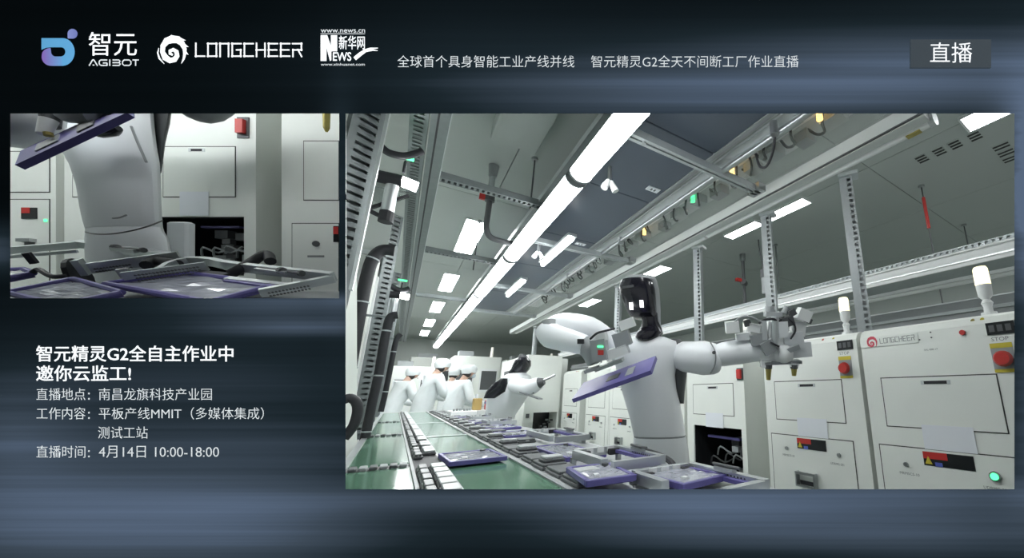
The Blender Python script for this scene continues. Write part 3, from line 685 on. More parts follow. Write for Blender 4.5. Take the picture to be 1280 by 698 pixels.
    if stop:
        frect(sx, sx+.082, 1.289, 1.335, -.004, 0).build('control_screen', M_screen, t)
        for k in range(3): frect(sx+.008+.024*k, sx+.024+.024*k, 1.300, 1.325, -.0046, -.004).build('screen_field', M_dgrey, t)
        fit_text('STOP', (sx+.008,-.0002,1.266), (1,0,0), (0,0,1), .05, .014, (0,-1,0), .0006).build('stop_word', M_print, t)
        frect(sx+.0, sx+.064, 1.155, 1.258, -.002, 0).build('stop_plate', M_mgrey, t)
        frect(sx+.0, sx+.064, 1.240, 1.258, -.003, -.002).build('yellow_band', M_yellow, t); frect(sx+.0, sx+.064, 1.152, 1.164, -.003, -.002).build('yellow_band', M_yellow, t)
        m = MB(); m.cyl((sx+.034,-.02,1.20),(sx+.034,-.002,1.20),.018); m.build('stop_stem', M_dgrey, t)
        m = MB(); m.cyl((sx+.034,-.036,1.20),(sx+.034,-.02,1.20),.022,.029); m.build('stop_button', M_red, t, smooth=True)
    if redsq:
        x0, x1, z0, z1 = redsq; frect(x0, x1, z0, z1, -.006, 0).build('stop_plate', M_dgrey, t); m = MB(); m.cbox(x0+.006, x1-.006, -.022, -.006, z0+.008, z1-.008, .005); m.build('stop_button', M_red, t)
    if screen: frect(.235, .305, 1.286, 1.340, -.004, 0).build('small_screen', M_screen, t)
    if logo:
        frect(.0, .25, 1.289, 1.375-.045, -.004, 0).build('logo_panel', M_cab, t)
        sw = MB(); k_ = .00022; ox, oz = .055, 1.312
        for a in ((SWIRL),):
            L_, R_ = [], []
            for q, (x, y, h) in enumerate(a):
                p = a[max(q-1,0)]; r = a[min(q+1,len(a)-1)]; du, dv = r[0]-p[0], r[1]-p[1]; l = math.hypot(du, dv)
                L_.append((x-dv/l*h, y+du/l*h)); R_.append((x+dv/l*h, y-du/l*h))
            f = lambda p: (ox+(p[0]-170)*k_, -.0042, oz-(p[1]-180)*k_)
            for q in range(len(a)-1):
                A_ = [Vector(f(p)) for p in (L_[q], L_[q+1], R_[q+1], R_[q])]; sw.rings([A_, [p+Vector((0,-.0008,0)) for p in A_]])
        sw.build('swirl_mark', M_lredprint, t)
        lm = MB()
        for p, r in block_letters('LONGCHEER', 0, 1, .82, 0, 1.25, .06):
            g = lambda q: Vector((.092+q[0]*.0166, -.0042, 1.324-q[1]*.019))
            p, r = g(p), g(r); e = (r-p).normalized(); nn = Vector((e.z, 0, -e.x))*.0011
            lm.rings([[p+nn, r+nn, r-nn, p-nn], [q+Vector((0,-.0006,0)) for q in (p+nn, r+nn, r-nn, p-nn)]])
        lm.build('latin_letters', M_print, t)
        m = MB(); m.cyl((.41,-.010,1.31),(.41,0,1.31),.010); m.build('red_indicator', M_red, t)
        for x, mm in ((.445, M_orange_led), (.475, M_yellow)): 
            m = MB(); m.cyl((x,.012,1.352),(x,.022,1.356),.007); m.build('indicator', M_yellow if mm is M_yellow else M_brass, t)
        for x, z in ((.255,1.300),(.30,1.326),(.30,1.304)): 
            m = MB(); m.cyl((x,-.003,z),(x,0,z),.003); m.build('screw', M_dgrey, t)
        fit_text('SVL-088-17', (.265,-.0002,1.252), (1,0,0), (0,0,1), .05, .007, (0,-1,0), .0005).build('small_print', M_print, t)
    if not logo:
        m = MB(); m.cyl((.40,.012,1.35),(.40,.02,1.356),.006); m.build('indicator', M_red, t); m = MB(); m.cyl((.46,.012,1.35),(.46,.02,1.356),.006); m.build('indicator', M_yellow, t)
CABM = lambda yfar, x=1.75: T(x, yfar, 0) @ RZ(-PI/2)
def cabinet(yfar, label, x=1.75, **k):
    t = thing('test_cabinet', label, 'cabinet', M=CABM(yfar, x), group='test cabinets in the row'); cabinet_parts(t, **k); return t
cabinet(.90, 'white test cabinet with red swirl logo, nearest in the row', logo=True, green=True)
cabinet(1.505, 'white test cabinet with small dark screen, second nearest in the row', screen=True)
cabinet(2.258, 'white test cabinet with open black bay behind the front robot', bay=(.075, .545, .45, .866), redsq=(.53, .583, 1.165, 1.24), stop=False)
cabinet(2.88, 'white test cabinet hidden mostly behind the front robot torso', stop=False, sheet=False)
c5 = cabinet(3.545, 'white test cabinet left of the robot torso under the held tablet', stop=False, sheet=False)
cabinet(4.14, 'white test cabinet two places left of the robot torso', stop=False, sheet=False)
cabinet(4.90, 'white test cabinet next to the tall machine', stop=False, sheet=False)
for k, (y, lab) in enumerate(((7.1, 'far white test cabinet past the tall machine'), (7.9, 'second far white test cabinet past the tall machine'), (8.7, 'farthest white test cabinet at the end of the row'))):
    cabinet(y, lab, stop=False, sheet=False, lower=False, H=1.5)
# signal beacons on the cabinets
def beacon(x, y, z, label, lit=True, s=1.0):
    t = thing('signal_beacon', label, 'beacon', (x, y, z), group='signal beacons')
    MB().cyl((0,0,0),(0,0,.012*s),.026*s).build('foot', M_white, t)
    m = MB(); m.rings([[(r*s*math.cos(2*PI*i/14), r*s*math.sin(2*PI*i/14), h*s) for i in range(14)] for r, h in ((.016,.012),(.014,.035),(.020,.05),(.012,.065))]); m.build('stem', M_white, t, smooth=True)
    m = MB(); m.rings([[(r*s*math.cos(2*PI*i/16), r*s*math.sin(2*PI*i/16), h*s) for i in range(16)] for r, h in ((.012,.065),(.024,.08),(.026,.125))]); m.build('lower_lens', M_white, t, smooth=True)
    m = MB(); m.rings([[(r*s*math.cos(2*PI*i/16), r*s*math.sin(2*PI*i/16), h*s) for i in range(16)] for r, h in ((.026,.126),(.025,.19),(.020,.20))]); m.build('upper_lens', M_beacon if lit else M_beacon_w, t, smooth=True)
beacon(1.83, .415, 1.375, 'lit warm white signal beacon on the nearest cabinet', True, 1.0)
beacon(1.83, 1.005, 1.375, 'white signal beacon on the second cabinet beside the post', True, .98)
beacon(1.83, 1.70, 1.375, 'small white signal beacon behind the robot wrist', False, .95)
# tall machine with windows and a dark bay on its near side
t_ = thing('tall_machine', 'tall white machine with tinted windows behind the second robot', 'machine', (1.3, 4.98, 0))
b = MB(); b.box(0, .64, .34, 1.5, 0, 1.58); b.box(0, .12, 0, .34, 0, 1.58); b.box(.12, .42, 0, .34, .86, 1.58); b.box(.12, .42, 0, .34, 0, .60); b.box(.42, .44, 0, .34, 0, 1.58); b.build('machine_body', M_cab, t_)
MB().box(.12, .42, .32, .338, .60, .86).build('bay_lining', M_screen, t_)
rg = random.Random(2)
for k in range(8):
    x = .14+.25*rg.random(); z = .62+.13*rg.random(); MB().box(x, x+.03, .12, .16, z, z+.02).build('bay_unit', [M_dgrey, M_mgrey][k % 2], t_)
for y in (.25, .85):
    f = MB(); f.box(-.012, 0, y, y+.4, 1.20, 1.45); f.build('window_frame', M_white, t_); MB().box(-.016, -.012, y+.03, y+.37, 1.23, 1.42).build('window_glass', M_dgrey, t_)
MB().box(.03, .07, -.006, 0, .80, .85).build('switch_plate', M_dgrey, t_)
# gap filler posts between cabinet groups
slotted('slotted_post', 'thin grey upright in the gap beside the tall machine', (1.80, 4.22, 0), (0,-1,0), (1,0,0), (0,0,1), 1.3, .04, .03, 'post')
# small white control box with round keys, seen behind the held tablet
t_ = thing('control_box', 'white control box with dark keys seen above the held tablet', 'control box', (1.8, 3.75, 1.376))
MB().cbox(0, .3, 0, .5, 0, .13, .01).build('box_body', M_cab, t_)
for k in range(3):
    for z in (.045, .09): MB().box(-.004, .001, .12+.12*k, .15+.12*k, z, z+.028).build('key', M_dgrey, t_)
for y in (.18, .3): MB().cyl((.1, y, .13), (.1, y, .21), .02).build('lens_stub', M_white, t_)

# ------------------------------------------------------------------ robots
def vdir(): return (ROT @ Vector((0,0,-1)))
HF = Vector((vdir().x, vdir().y, 0)).normalized()      # horizontal viewing direction
HR = Vector((HF.y, -HF.x, 0))                           # horizontal, to the right
def loft(mb, rows, d, dep, n=22, fwd=HF, rgt=HR, exp=2.4, P=pt):
    """rows: (v, u_left, u_right[, depth half, depth shift]) at distance d"""
    R = []
    for r in rows:
        v, ul, ur = r[:3]; dh = r[3] if len(r) > 3 else dep; sh = r[4] if len(r) > 4 else 0
        a, b_ = P(ul, v, d), P(ur, v, d); c = (a+b_)/2; c.z = P((ul+ur)/2, v, d).z; h = (b_-a).length/2
        R.append([c + rgt*(h*math.copysign(abs(math.cos(t))**(2/exp), math.cos(t))) + fwd*(sh + dh*math.copysign(abs(math.sin(t))**(2/exp), math.sin(t))) for t in [2*PI*i/n for i in range(n)]])
    mb.rings(R); return mb
def on_front(u, v, d, e, **k): return pt(u, v, d-e)
def front_robot():
    d = 1.86; base = onz(828, 600, 0); c = pt(828, 560, d); base = Vector((c.x, c.y, 0))
    t = thing('robot', 'white humanoid robot with black head standing at the bench, holding a tablet', 'robot', base)
    m = loft(MB(), [(428,797,822,.05),(423,786,833,.075),(428,776,846,.09),(438,769,850,.11),(455,769,848,.125),(470,773,845,.13),(485,777,846,.13),(500,781,849,.125),(520,787,853,.12),(544,792,857,.115)], d, .12)
    torso = wb(m, 'torso', M_robot, t, True)
    m = MB(); m.obox(pt(791.5, 471.5, d-.131), ROT @ Vector((.033,0.004,0)), ROT @ Vector((0,.008,0)), ROT @ Vector((0,0,.004))); sub(m, 'chest_slot', M_black, torso, t)
    m = loft(MB(), [(546,792,857.5,.115),(560,791,860,.12),(580,793,862,.12),(620,800,860,.11)], d, .12); pel = wb(m, 'pelvis', M_robot, t, True)
    m = loft(MB(), [(544.2,792.5,857,.113),(546,792.5,857,.113)], d, .11); wb(m, 'waist_seam', M_mgrey, t)
    m = loft(MB(), [(424,838,850,.03,.02),(432,841,857,.06,.02),(450,842,860,.075,.02),(470,842,858.5,.075,.02),(490,845,856,.06,.02),(505,850,855,.02,.02)], d-.0, .06); wb(m, 'side_panel', M_dgrey, t, True)
    m = loft(MB(), [(350,783,813,.05),(353,777,816,.08),(362,774,819,.092),(374,777,820,.095),(384,781,820.5,.09),(392,785,821,.08),(397,789,821,.06),(399,795,821,.04)], d, .09, exp=2.7); head = wb(m, 'head', M_black, t, True)
    m = loft(MB(), [(392,800,822,.045),(402,803,823,.045),(410,801,827,.055),(417,796,829,.065),(425,793,824,.06),(430,797,818,.04)], d, .05); wb(m, 'neck', M_black, t, True)
    m = loft(MB(), [(411,804,825,.03,-.035),(418,797.5,828,.045,-.055),(424,796,824,.045,-.062),(428,799,818,.04,-.066),(431,804,812,.02,-.066)], d, .04); wb(m, 'collar', M_black, t, True)
    m = loft(MB(), [(344,786,816,.04,.03),(346,781,819,.06,.03),(350,781,821,.07,.035),(360,800,823.5,.05,.06),(385,808,825,.05,.065),(400,812,825,.04,.07),(407,816,825,.03,.07)], d, .06); wb(m, 'rear_shell', M_mgrey, t, True)
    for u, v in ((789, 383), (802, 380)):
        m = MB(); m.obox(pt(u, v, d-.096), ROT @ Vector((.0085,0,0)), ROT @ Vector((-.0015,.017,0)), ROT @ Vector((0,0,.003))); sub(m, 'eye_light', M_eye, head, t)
    m = MB(); m.obox(pt(785, 358.5, d-.088), ROT @ Vector((.028,.004,0)), ROT @ Vector((0,.006,0)), ROT @ Vector((0,0,.003))); sub(m, 'forehead_sensor', M_dgrey, head, t)
    # lower body: column and wheeled base
    m = loft(MB(), [(612,806,852,.10),(660,808,850,.10)], d, .1); wb(m, 'column', M_robot, t, True)
    m = MB(); m.cyl((base.x,base.y,.20),(base.x,base.y,.62),.11,.10,20); wb(m, 'lift_column', M_dgrey, t, True)
    m = MB(); m.cbox(base.x-.19, base.x+.19, base.y-.24, base.y+.24, .05, .22, .05); wb(m, 'base', M_robot, t)
    for sx in (-1, 1):
        for sy in (-1, 1):
            m = MB(); m.cyl((base.x+sx*.14-.02, base.y+sy*.17, .05), (base.x+sx*.14+.02, base.y+sy*.17, .05), .05); wb(m, 'wheel', M_dark, t)
    # outstretched arm
    P = lambda u, v, dd: pt(u, v, dd)
    m = MB(); m.tube([P(846,446,1.85), P(853,446,1.84), P(866,447,1.82), P(880,448,1.81), P(894,449,1.80), P(899,449,1.80)], [.06,.074,.078,.084,.074,.055], 18, 3); arm = wb(m, 'upper_arm', M_robot, t, True)
    m = MB(); m.tube([P(893,446,1.79), P(905,443,1.79), P(925,440,1.78), P(945,439,1.76), P(956,440,1.75)], [.05,.058,.06,.052,.045], 18, 3); wb(m, 'forearm', M_robot, t, True)
    m = MB(); m.cyl(P(892,441,1.72), P(893,441,1.71), .008); sub(m, 'screw_cover', M_dgrey, arm, t)
    m = MB(); m.tube([P(888,428,1.74), P(894,440,1.715), P(894,455,1.715), P(888,467,1.74)], .0035, 6, 3); sub(m, 'elbow_seam', M_mgrey, arm, t)
    m = MB(); m.cyl(P(950,442,1.75), P(975,444,1.73), .046, .040, 16); m.sph(P(978,443,1.72), .05); wr = wb(m, 'wrist', M_white, t, True)
    # gripper hardware on the wrist
    def bx(name, u, v, dd, hu, hv, hd, mm, rot=0):
        m = MB(); k = dd/FPX; ca, sa = math.cos(rot), math.sin(rot)
        m.obox(P(u, v, dd), ROT @ Vector((hu*k*ca, hu*k*sa, 0)), ROT @ Vector((-hv*k*sa, hv*k*ca, 0)), ROT @ Vector((0,0,hd))); return sub(m, name, mm, wr, t)
    bx('mount_block', 968, 418, 1.73, 9, 16, .03, M_white); bx('valve_block', 915, 409, 1.74, 8, 7, .03, M_white, .1); bx('sensor_block', 1004, 394, 1.74, 8, 7, .03, M_white, -.4); bx('camera_block', 984, 402, 1.72, 7, 6, .025, M_dgrey, .3)
    bx('clamp_block', 948, 424, 1.72, 10, 7, .03, M_mgrey, .2); bx('motor_block', 990, 425, 1.75, 12, 10, .035, M_robot, .1); bx('top_plate', 966, 393, 1.74, 10, 3, .03, M_alu); bx('tool_plate', 977, 453, 1.72, 23, 1.8, .03, M_steel, .04)
    bx('joint_block', 960, 434, 1.69, 8, 8, .02, M_mgrey, .5); bx('finger_mount', 957, 455, 1.71, 6, 4, .02, M_white); bx('finger_mount', 992, 455, 1.71, 5, 3, .02, M_white)
    bx('side_block', 942, 410, 1.73, 7, 5, .025, M_white, -.2); bx('side_block', 928, 421, 1.75, 8, 4, .025, M_robot, .15); bx('manifold', 978, 412, 1.71, 6, 10, .02, M_robot, .08); bx('manifold', 997, 411, 1.75, 8, 9, .025, M_white, -.1)
    bx('knob_block', 990, 391, 1.71, 4, 4, .015, M_dgrey, .5); bx('knob_block', 1010, 401, 1.73, 4, 3, .015, M_dgrey, -.4); bx('port_block', 934, 404, 1.72, 4, 4, .015, M_dgrey, .3); bx('bracket_plate', 955, 413, 1.70, 3, 12, .015, M_alu, .05); bx('bracket_plate', 985, 438, 1.70, 14, 3, .02, M_alu, .35); bx('cover_block', 1000, 437, 1.76, 12, 9, .03, M_robot, .1)
    m = MB(); m.tube([P(918,403,1.72), P(928,396,1.70), P(940,397,1.69), P(952,403,1.69)], .005, 8, 4); sub(m, 'air_hose', M_mgrey, wr, t, True)
    m = MB(); m.tube([P(985,398,1.70), P(992,404,1.69), P(994,414,1.69), P(988,424,1.69)], .005, 8, 4); sub(m, 'air_hose', M_dark, wr, t, True)
    m = MB(); m.cyl(P(962,392,1.74), P(962,383,1.74), .026, .02); m.cyl(P(980,392,1.73), P(984,384,1.73), .016); sub(m, 'air_fitting', M_mgrey, wr, t)
    m = MB(); m.cyl(P(968,432,1.70), P(969,396,1.70), .018); sub(m, 'cylinder_rod', M_alu, wr, t, True)
    m = MB(); m.tube([P(949,404,1.72), P(956,400,1.69), P(966,399,1.68), P(974,402,1.70), P(980,397,1.72)], .006, 8, 4); sub(m, 'air_hose', M_dark, wr, t, True)
    m = MB(); m.cyl(P(966,431,1.69), P(967,429,1.69), .03); sub(m, 'collar', M_dark, wr, t)
    for u in (960.5, 992.5):
        m = MB(); m.cyl(P(u,457,1.70), P(u,475 if u < 970 else 470,1.70), .016, .010, 10); sub(m, 'finger', M_brass, wr, t, True)
        m = MB(); m.cyl(P(u,456,1.70), P(u,461,1.70), .018, .017, 10); sub(m, 'finger_cap', M_dgrey, wr, t)
    # folded arm on the far side with gripper above the tablet
    m = MB(); m.tube([P(776,440,1.90), P(760,428,1.88), P(735,412,1.84), P(705,408,1.80), P(688,414,1.76)], [.06,.062,.066,.066,.055], 16, 4); wb(m, 'upper_arm', M_robot, t, True)
    m = MB(); m.tube([P(683,412,1.75), P(690,420,1.72), P(712,426,1.69), P(732,432,1.67)], [.05,.06,.052,.045], 16, 4); wb(m, 'forearm', M_robot, t, True)
    m = MB(); m.cyl(P(686,402,1.74), P(690,431,1.70), .034, n=16); wb(m, 'elbow_joint', M_mgrey, t, True)
    m = MB(); m.tube([P(728,428,1.67), P(738,442,1.66), P(743,455,1.65)], [.04,.038,.03], 14, 3); wr = wb(m, 'wrist', M_mgrey, t, True)
    bx('gripper_body', 750, 437, 1.64, 9, 13, .035, M_mgrey, .15); bx('gripper_cap', 752, 421, 1.64, 6, 5, .03, M_white, .15); bx('status_light', 750.5, 433.5, 1.603, 3.5, 1.2, .003, M_green_led); bx('red_mark', 751, 441, 1.603, 3.5, 3, .003, M_red); bx('side_jaw', 778, 424, 1.66, 10, 9, .03, M_mgrey, .3); bx('side_jaw', 772, 440, 1.66, 14, 6, .03, M_white, .35); bx('jaw_plate', 762, 456, 1.64, 18, 2, .03, M_steel, .36)
    bx('dark_port', 726, 427, 1.62, 4, 3, .006, M_dark); bx('jaw_link', 784, 405, 1.68, 9, 6, .025, M_white, .35); bx('jaw_plate', 740, 462, 1.64, 8, 2, .03, M_mgrey, .3)
    m = MB(); m.tube([P(738,424,1.62), P(746,417,1.60), P(756,414,1.60), P(768,411,1.63)], .005, 8, 4); sub(m, 'air_hose', M_dark, wr, t, True)
    return t
front_robot()
# tablet held by the folded arm, seen nearly edge on
k = 1.62/FPX
c = pt(770, 473.5, 1.62); ax = ROT @ Vector((48*k, 18.5*k, .02)); ay = ROT @ Vector((-.006, -.019, .075)); nrm = ax.cross(ay).normalized()
FS = 1 if nrm.dot(c-CAMLOC) > 0 else -1                      # the glass faces away from the camera
t_ = thing('held_tablet', 'purple cased tablet gripped by the front robot, tilted', 'tablet', c)
m = MB(); m.obox(c, ax, ay, nrm*.009); wb(m, 'case', M_purple, t_)
m = MB(); m.obox(c+nrm*.010*FS, ax*.90, ay*.84, nrm*.0015); wb(m, 'cover_glass', M_film, t_)
m = MB(); m.obox(c-nrm*.009*FS-ax*.05, ax*.16, ay*.3, nrm*.002); wb(m, 'grip_pad', M_dgrey, t_)
m = MB(); m.obox(c-nrm*.0085*FS+ax*.4, ax*.10, ay*.5, nrm*.002); wb(m, 'grip_pad', M_mgrey, t_)

def second_robot():
    d = 4.35; c = pt(640, 505, d); base = Vector((c.x, c.y, 0))
    t = thing('robot', 'second white humanoid robot with black head, farther down the bench', 'robot', base)
    f, r = HF, HR
    m = loft(MB(), [(466,640,656,.08),(470,632,662,.12),(478,622,664,.15),(488,615,662,.17),(498,611,657,.18),(508,610,650,.17),(520,609,642,.16),(532,609,640,.15)], d, .15); wb(m, 'torso', M_robot, t, True)
    m = loft(MB(), [(474,634,641,.04,-.14),(480,625,642,.05,-.15),(490,617,640,.05,-.165),(498,614,628,.04,-.165)], d, .05); wb(m, 'back_panel', M_black, t, True)
    m = loft(MB(), [(447.5,650,659,.08),(451,646,662,.12),(457,643,662,.13),(462,641,660,.12),(466,637,657,.10),(470,636,652,.07)], d, .12); wb(m, 'head', M_black, t, True)
    m = loft(MB(), [(443,650,657,.04),(449,648,660,.06)], d, .06); wb(m, 'head_sensor', M_dgrey, t)
    m = loft(MB(), [(530,612,640,.14),(560,614,638,.13)], d, .13); wb(m, 'pelvis', M_robot, t, True)
    m = MB(); m.cyl((base.x,base.y,.18),(base.x,base.y,.66),.12,.11); wb(m, 'lift_column', M_dgrey, t, True)
    m = MB(); m.cbox(base.x-.18, base.x+.18, base.y-.2, base.y+.2, 0, .2, .05); wb(m, 'base', M_robot, t)
    m = MB(); m.tube([pt(641,482,d-.15), pt(650,483,d-.2), pt(660,485,d-.25), pt(668,482,d-.28), pt(676,478,d-.3)], [.07,.09,.09,.08,.06], 14, 3); arm = wb(m, 'arm', M_robot, t, True)
    m = MB(); m.cyl(pt(674,479,d-.32), pt(680,477,d-.32), .06, .035); sub(m, 'gripper', M_dgrey, arm, t)
    m = MB(); m.tube([pt(678,476,d-.32), pt(686,473,d-.32), pt(694,469,d-.32)], .012, 6, 2); sub(m, 'tool_rod', M_steel, arm, t)
    m = MB(); m.obox(pt(664,495,d-.3), ROT @ Vector((.10,-.035,0)), ROT @ Vector((0,.008,.0)), ROT @ Vector((0,.02,.07))); wb(m, 'tray_hand', M_mgrey, t)
    m = MB(); m.obox(pt(665,488,d-.27), ROT @ Vector((.04,.0,0)), ROT @ Vector((0,.025,0)), ROT @ Vector((0,0,.05))); sub(m, 'wrist_block', M_dgrey, arm, t)
second_robot()

# ------------------------------------------------------------------ conveyor bench
AX = vdir()
def yfront(x, z=.85, dep=0.80): return (dep - AX.x*x - AX.z*(z-CAM_H))/AX.y
def slab(x0, x1, y1, z0, z1, dep=0.80, y0=None):
    """bench strip from the display wall (scribed to it) to y1"""
    m = MB(); a = yfront(x0, z1, dep) if y0 is None else y0; b = yfront(x1, z1, dep) if y0 is None else y0
    P = [(x0, a), (x1, b), (x1, y1), (x0, y1)]
    m.rings([[(x, y, z0) for x, y in P], [(x, y, z1) for x, y in P]]); return m
TY = 6.6
bench = thing('conveyor_bench', 'long production bench with green belts and aluminium rails', 'conveyor', (.35, 3.5, 0))
bo = Vector((.35, 3.5, 0))
wb(slab(-.12, .80, TY, .74, .83), 'bench_frame', M_white, bench)
for x0, x1, nm in ((-.12, -.095, 'side_rail'), (.075, .084, 'belt_rail'), (.166, .175, 'belt_rail'), (.385, .397, 'belt_rail'), (.78, .80, 'side_rail')):
    wb(slab(x0, x1, TY, .83, .8535), nm, M_alu if nm == 'side_rail' else M_mgrey, bench)
wb(slab(.397, .78, TY, .83, .853), 'work_surface', M_carrier_l, bench)
wb(slab(.084, .166, TY, .83, .853), 'centre_track', M_dark, bench)
cr = [1.66, 2.95, 4.4]
ya = [None, 1.78, 3.05, 4.5]; yb = [1.66, 2.95, 4.4, TY-.02]
for k in range(4):
    wb(slab(-.095, .075, yb[k], .83, .848, y0=ya[k]), 'green_belt', M_belt, bench)
yb2 = [1.62, 2.7, 4.0, TY-.02]; ya2 = [None, 1.64, 2.74, 4.04]
for k in range(4): wb(slab(.175, .385, yb2[k], .83, .848, y0=ya2[k]), 'green_belt', M_belt, bench)
for y in yb2[:3]: wb(MB().box(.175, .385, y, y+.02, .83, .852), 'cross_rail', M_alu, bench)
for k, y in enumerate(cr):
    wb(MB().box(-.095, .075, y, y+.10, .83, .846), 'cross_track', M_dgrey, bench)
    for q in range(6):
        x = -.09+.027*q; wb(MB().cbox(x, x+.022, y+.015, y+.075, .846, .857, .004), 'chain_plate', M_mgrey if q % 2 else M_carrier, bench)
wb(MB().box(-.12, .80, TY, TY+.04, .80, .8535), 'end_rail', M_white, bench)
for x, y in ((-.08, 2.2), (.74, 1.6), (-.08, 4.4), (.74, 4.4), (-.08, 6.5), (.74, 6.5)):
    wb(MB().box(x-.025, x+.025, y-.025, y+.025, 0, .74), 'leg', M_alu, bench)
# carriers in the centre track
def carrier(name, sx, sy, top, label, grp):
    t = thing(name, label, 'carrier', group=grp)
    MB().cbox(0, sx, 0, sy, 0, .010, .004).build('base_plate', M_dgrey, t)
    m = MB(); m.cbox(.004, sx-.004, .005, sy-.005, .010, .018, .003); m.build('top_pad', top, t)
    MB().box(sx*.4, sx*.6, .001, .006, .006, .014).build('latch', M_steel, t)
    return t
rg = random.Random(11)
GL = 'small pale carrier block on the centre track between the green belts'; GD = 'small dark carrier block on the centre track between the green belts'
c_l = carrier('device_carrier', .046, .085, M_carrier_l, GL, 'pale carriers on the centre track'); c_d = carrier('device_carrier', .030, .085, M_carrier, GD, 'dark carriers on the centre track')
y = 1.09; n = 0
while y < 6.4:
    for src, x, lab, g in ((c_l, .119, GL, 'pale carriers on the centre track'), (c_d, .086, GD, 'dark carriers on the centre track')):
        if rg.random() < (.96 if y < 1.55 or y > 1.8 else .3):
            M = T(x+rg.uniform(-.001,.001), max(y+rg.uniform(-.002,.002), yfront(x, .85, .80)+.004), .8536)
            if src.get('_used'): dup(src, M, lab, g)
            else: src.matrix_world = M; src['_used'] = 1
    y += .092 + (.05 if n % 5 == 4 else 0); n += 1
# black phone-like carriers along the right edge of the green belt
GB = 'flat black device carrier lying along the right edge of the belt'
c_b = carrier('flat_carrier', .085, .13, M_carrier, GB, 'flat black carriers beside the belt')
c_w = carrier('flat_carrier', .07, .06, M_carrier_l, 'small pale plate lying among the black carriers', 'pale plates among the carriers')
y = .98; n = 0
while y < 6.3:
    x = .400+rg.uniform(0,.006)
    M = T(x, max(y, yfront(x, .85, .80)+.02), .8536)
    if c_b.get('_used'): dup(c_b, M, GB, 'flat black carriers beside the belt')
    else: c_b.matrix_world = M; c_b['_used'] = 1
    if n % 2 == 0:
        M = T(x+.012, M.translation.y+.03, .8718)
        if c_w.get('_used'): dup(c_w, M)
        else: c_w.matrix_world = M; c_w['_used'] = 1
    if y > 2.0 and n % 2:
        dup(c_b, T(x+.10+rg.uniform(0,.02), y+rg.uniform(-.01,.01), .8536), GB, 'flat black carriers beside the belt')
    y += .142 + (.03 if n % 4 == 3 else 0); n += 1
# cased tablets
def tablet_mesh(t, lx, ly, h=.016):
    r = .012; m = MB(); m.cbox(-lx/2, lx/2, -ly/2, -ly/2+r, 0, h, .003); m.cbox(-lx/2, lx/2, ly/2-r, ly/2, 0, h, .003); m.cbox(-lx/2, -lx/2+r, -ly/2+r, ly/2-r, 0, h, .003); m.cbox(lx/2-r, lx/2, -ly/2+r, ly/2-r, 0, h, .003)
    m.build('case_rim', M_purple, t)
    MB().box(-lx/2+.008, lx/2-.008, -ly/2+.008, ly/2-.008, .001, h*.6).build('back_plate', M_purple, t)
    # crinkled protective film
    f = MB(); nx, ny = 9, 11; rr = random.Random(int(lx*1000+ly*77)); V = []
    for i in range(nx):
        for j in range(ny): V.append((-lx/2+.014+(lx-.028)*i/(nx-1), -ly/2+.014+(ly-.028)*j/(ny-1), h*.72+rr.uniform(0,.0035)))
    f._add(V, [(i*ny+j, (i+1)*ny+j, (i+1)*ny+j+1, i*ny+j+1) for i in range(nx-1) for j in range(ny-1)]); f.build('protective_film', M_film, t)
    MB().cyl((lx*.30, ly*.36, h*.7),(lx*.30, ly*.36, h+.004),.010).build('camera_ring', M_dgrey, t)
    MB().box(-lx*.25, -lx*.15, -ly*.3, -ly*.22, h*.75, h+.003).build('sticker', M_white, t)
def tablet(x, y, z, rz, label, lx=.19, ly=.27, tilt=0):
    t = thing('cased_tablet', label, 'tablet', M=T(x, y, z) @ RZ(rz) @ RX(tilt), group='purple cased tablets on the bench'); tablet_mesh(t, lx, ly); return t
tablet(.262, 1.66, .8545, .05, 'purple cased tablet lying across the green belt', .185, .25)
tablet(.59, 1.56, .8545, .03, 'purple cased tablet on the bench edge beside the belt', .16, .38)
tablet(.465, .985, .8745, -.12, 'purple cased tablet at the very front next to the frame', .13, .20)
tablet(.640, .86, .866, .10, 'purple cased tablet inside the nearest aluminium frame', .16, .20)
tablet(.60, 2.40, .8545, .04, 'purple cased tablet behind the second aluminium frame', .2, .28); tablet(.62, 2.95, .8545, .1, 'purple cased tablet in front of the second robot', .2, .28); tablet(.58, 3.6, .8545, -.05, 'purple cased tablet halfway down the bench', .2, .28); tablet(.60, 4.5, .8545, .1, 'purple cased tablet far down the bench near the workers', .2, .28)
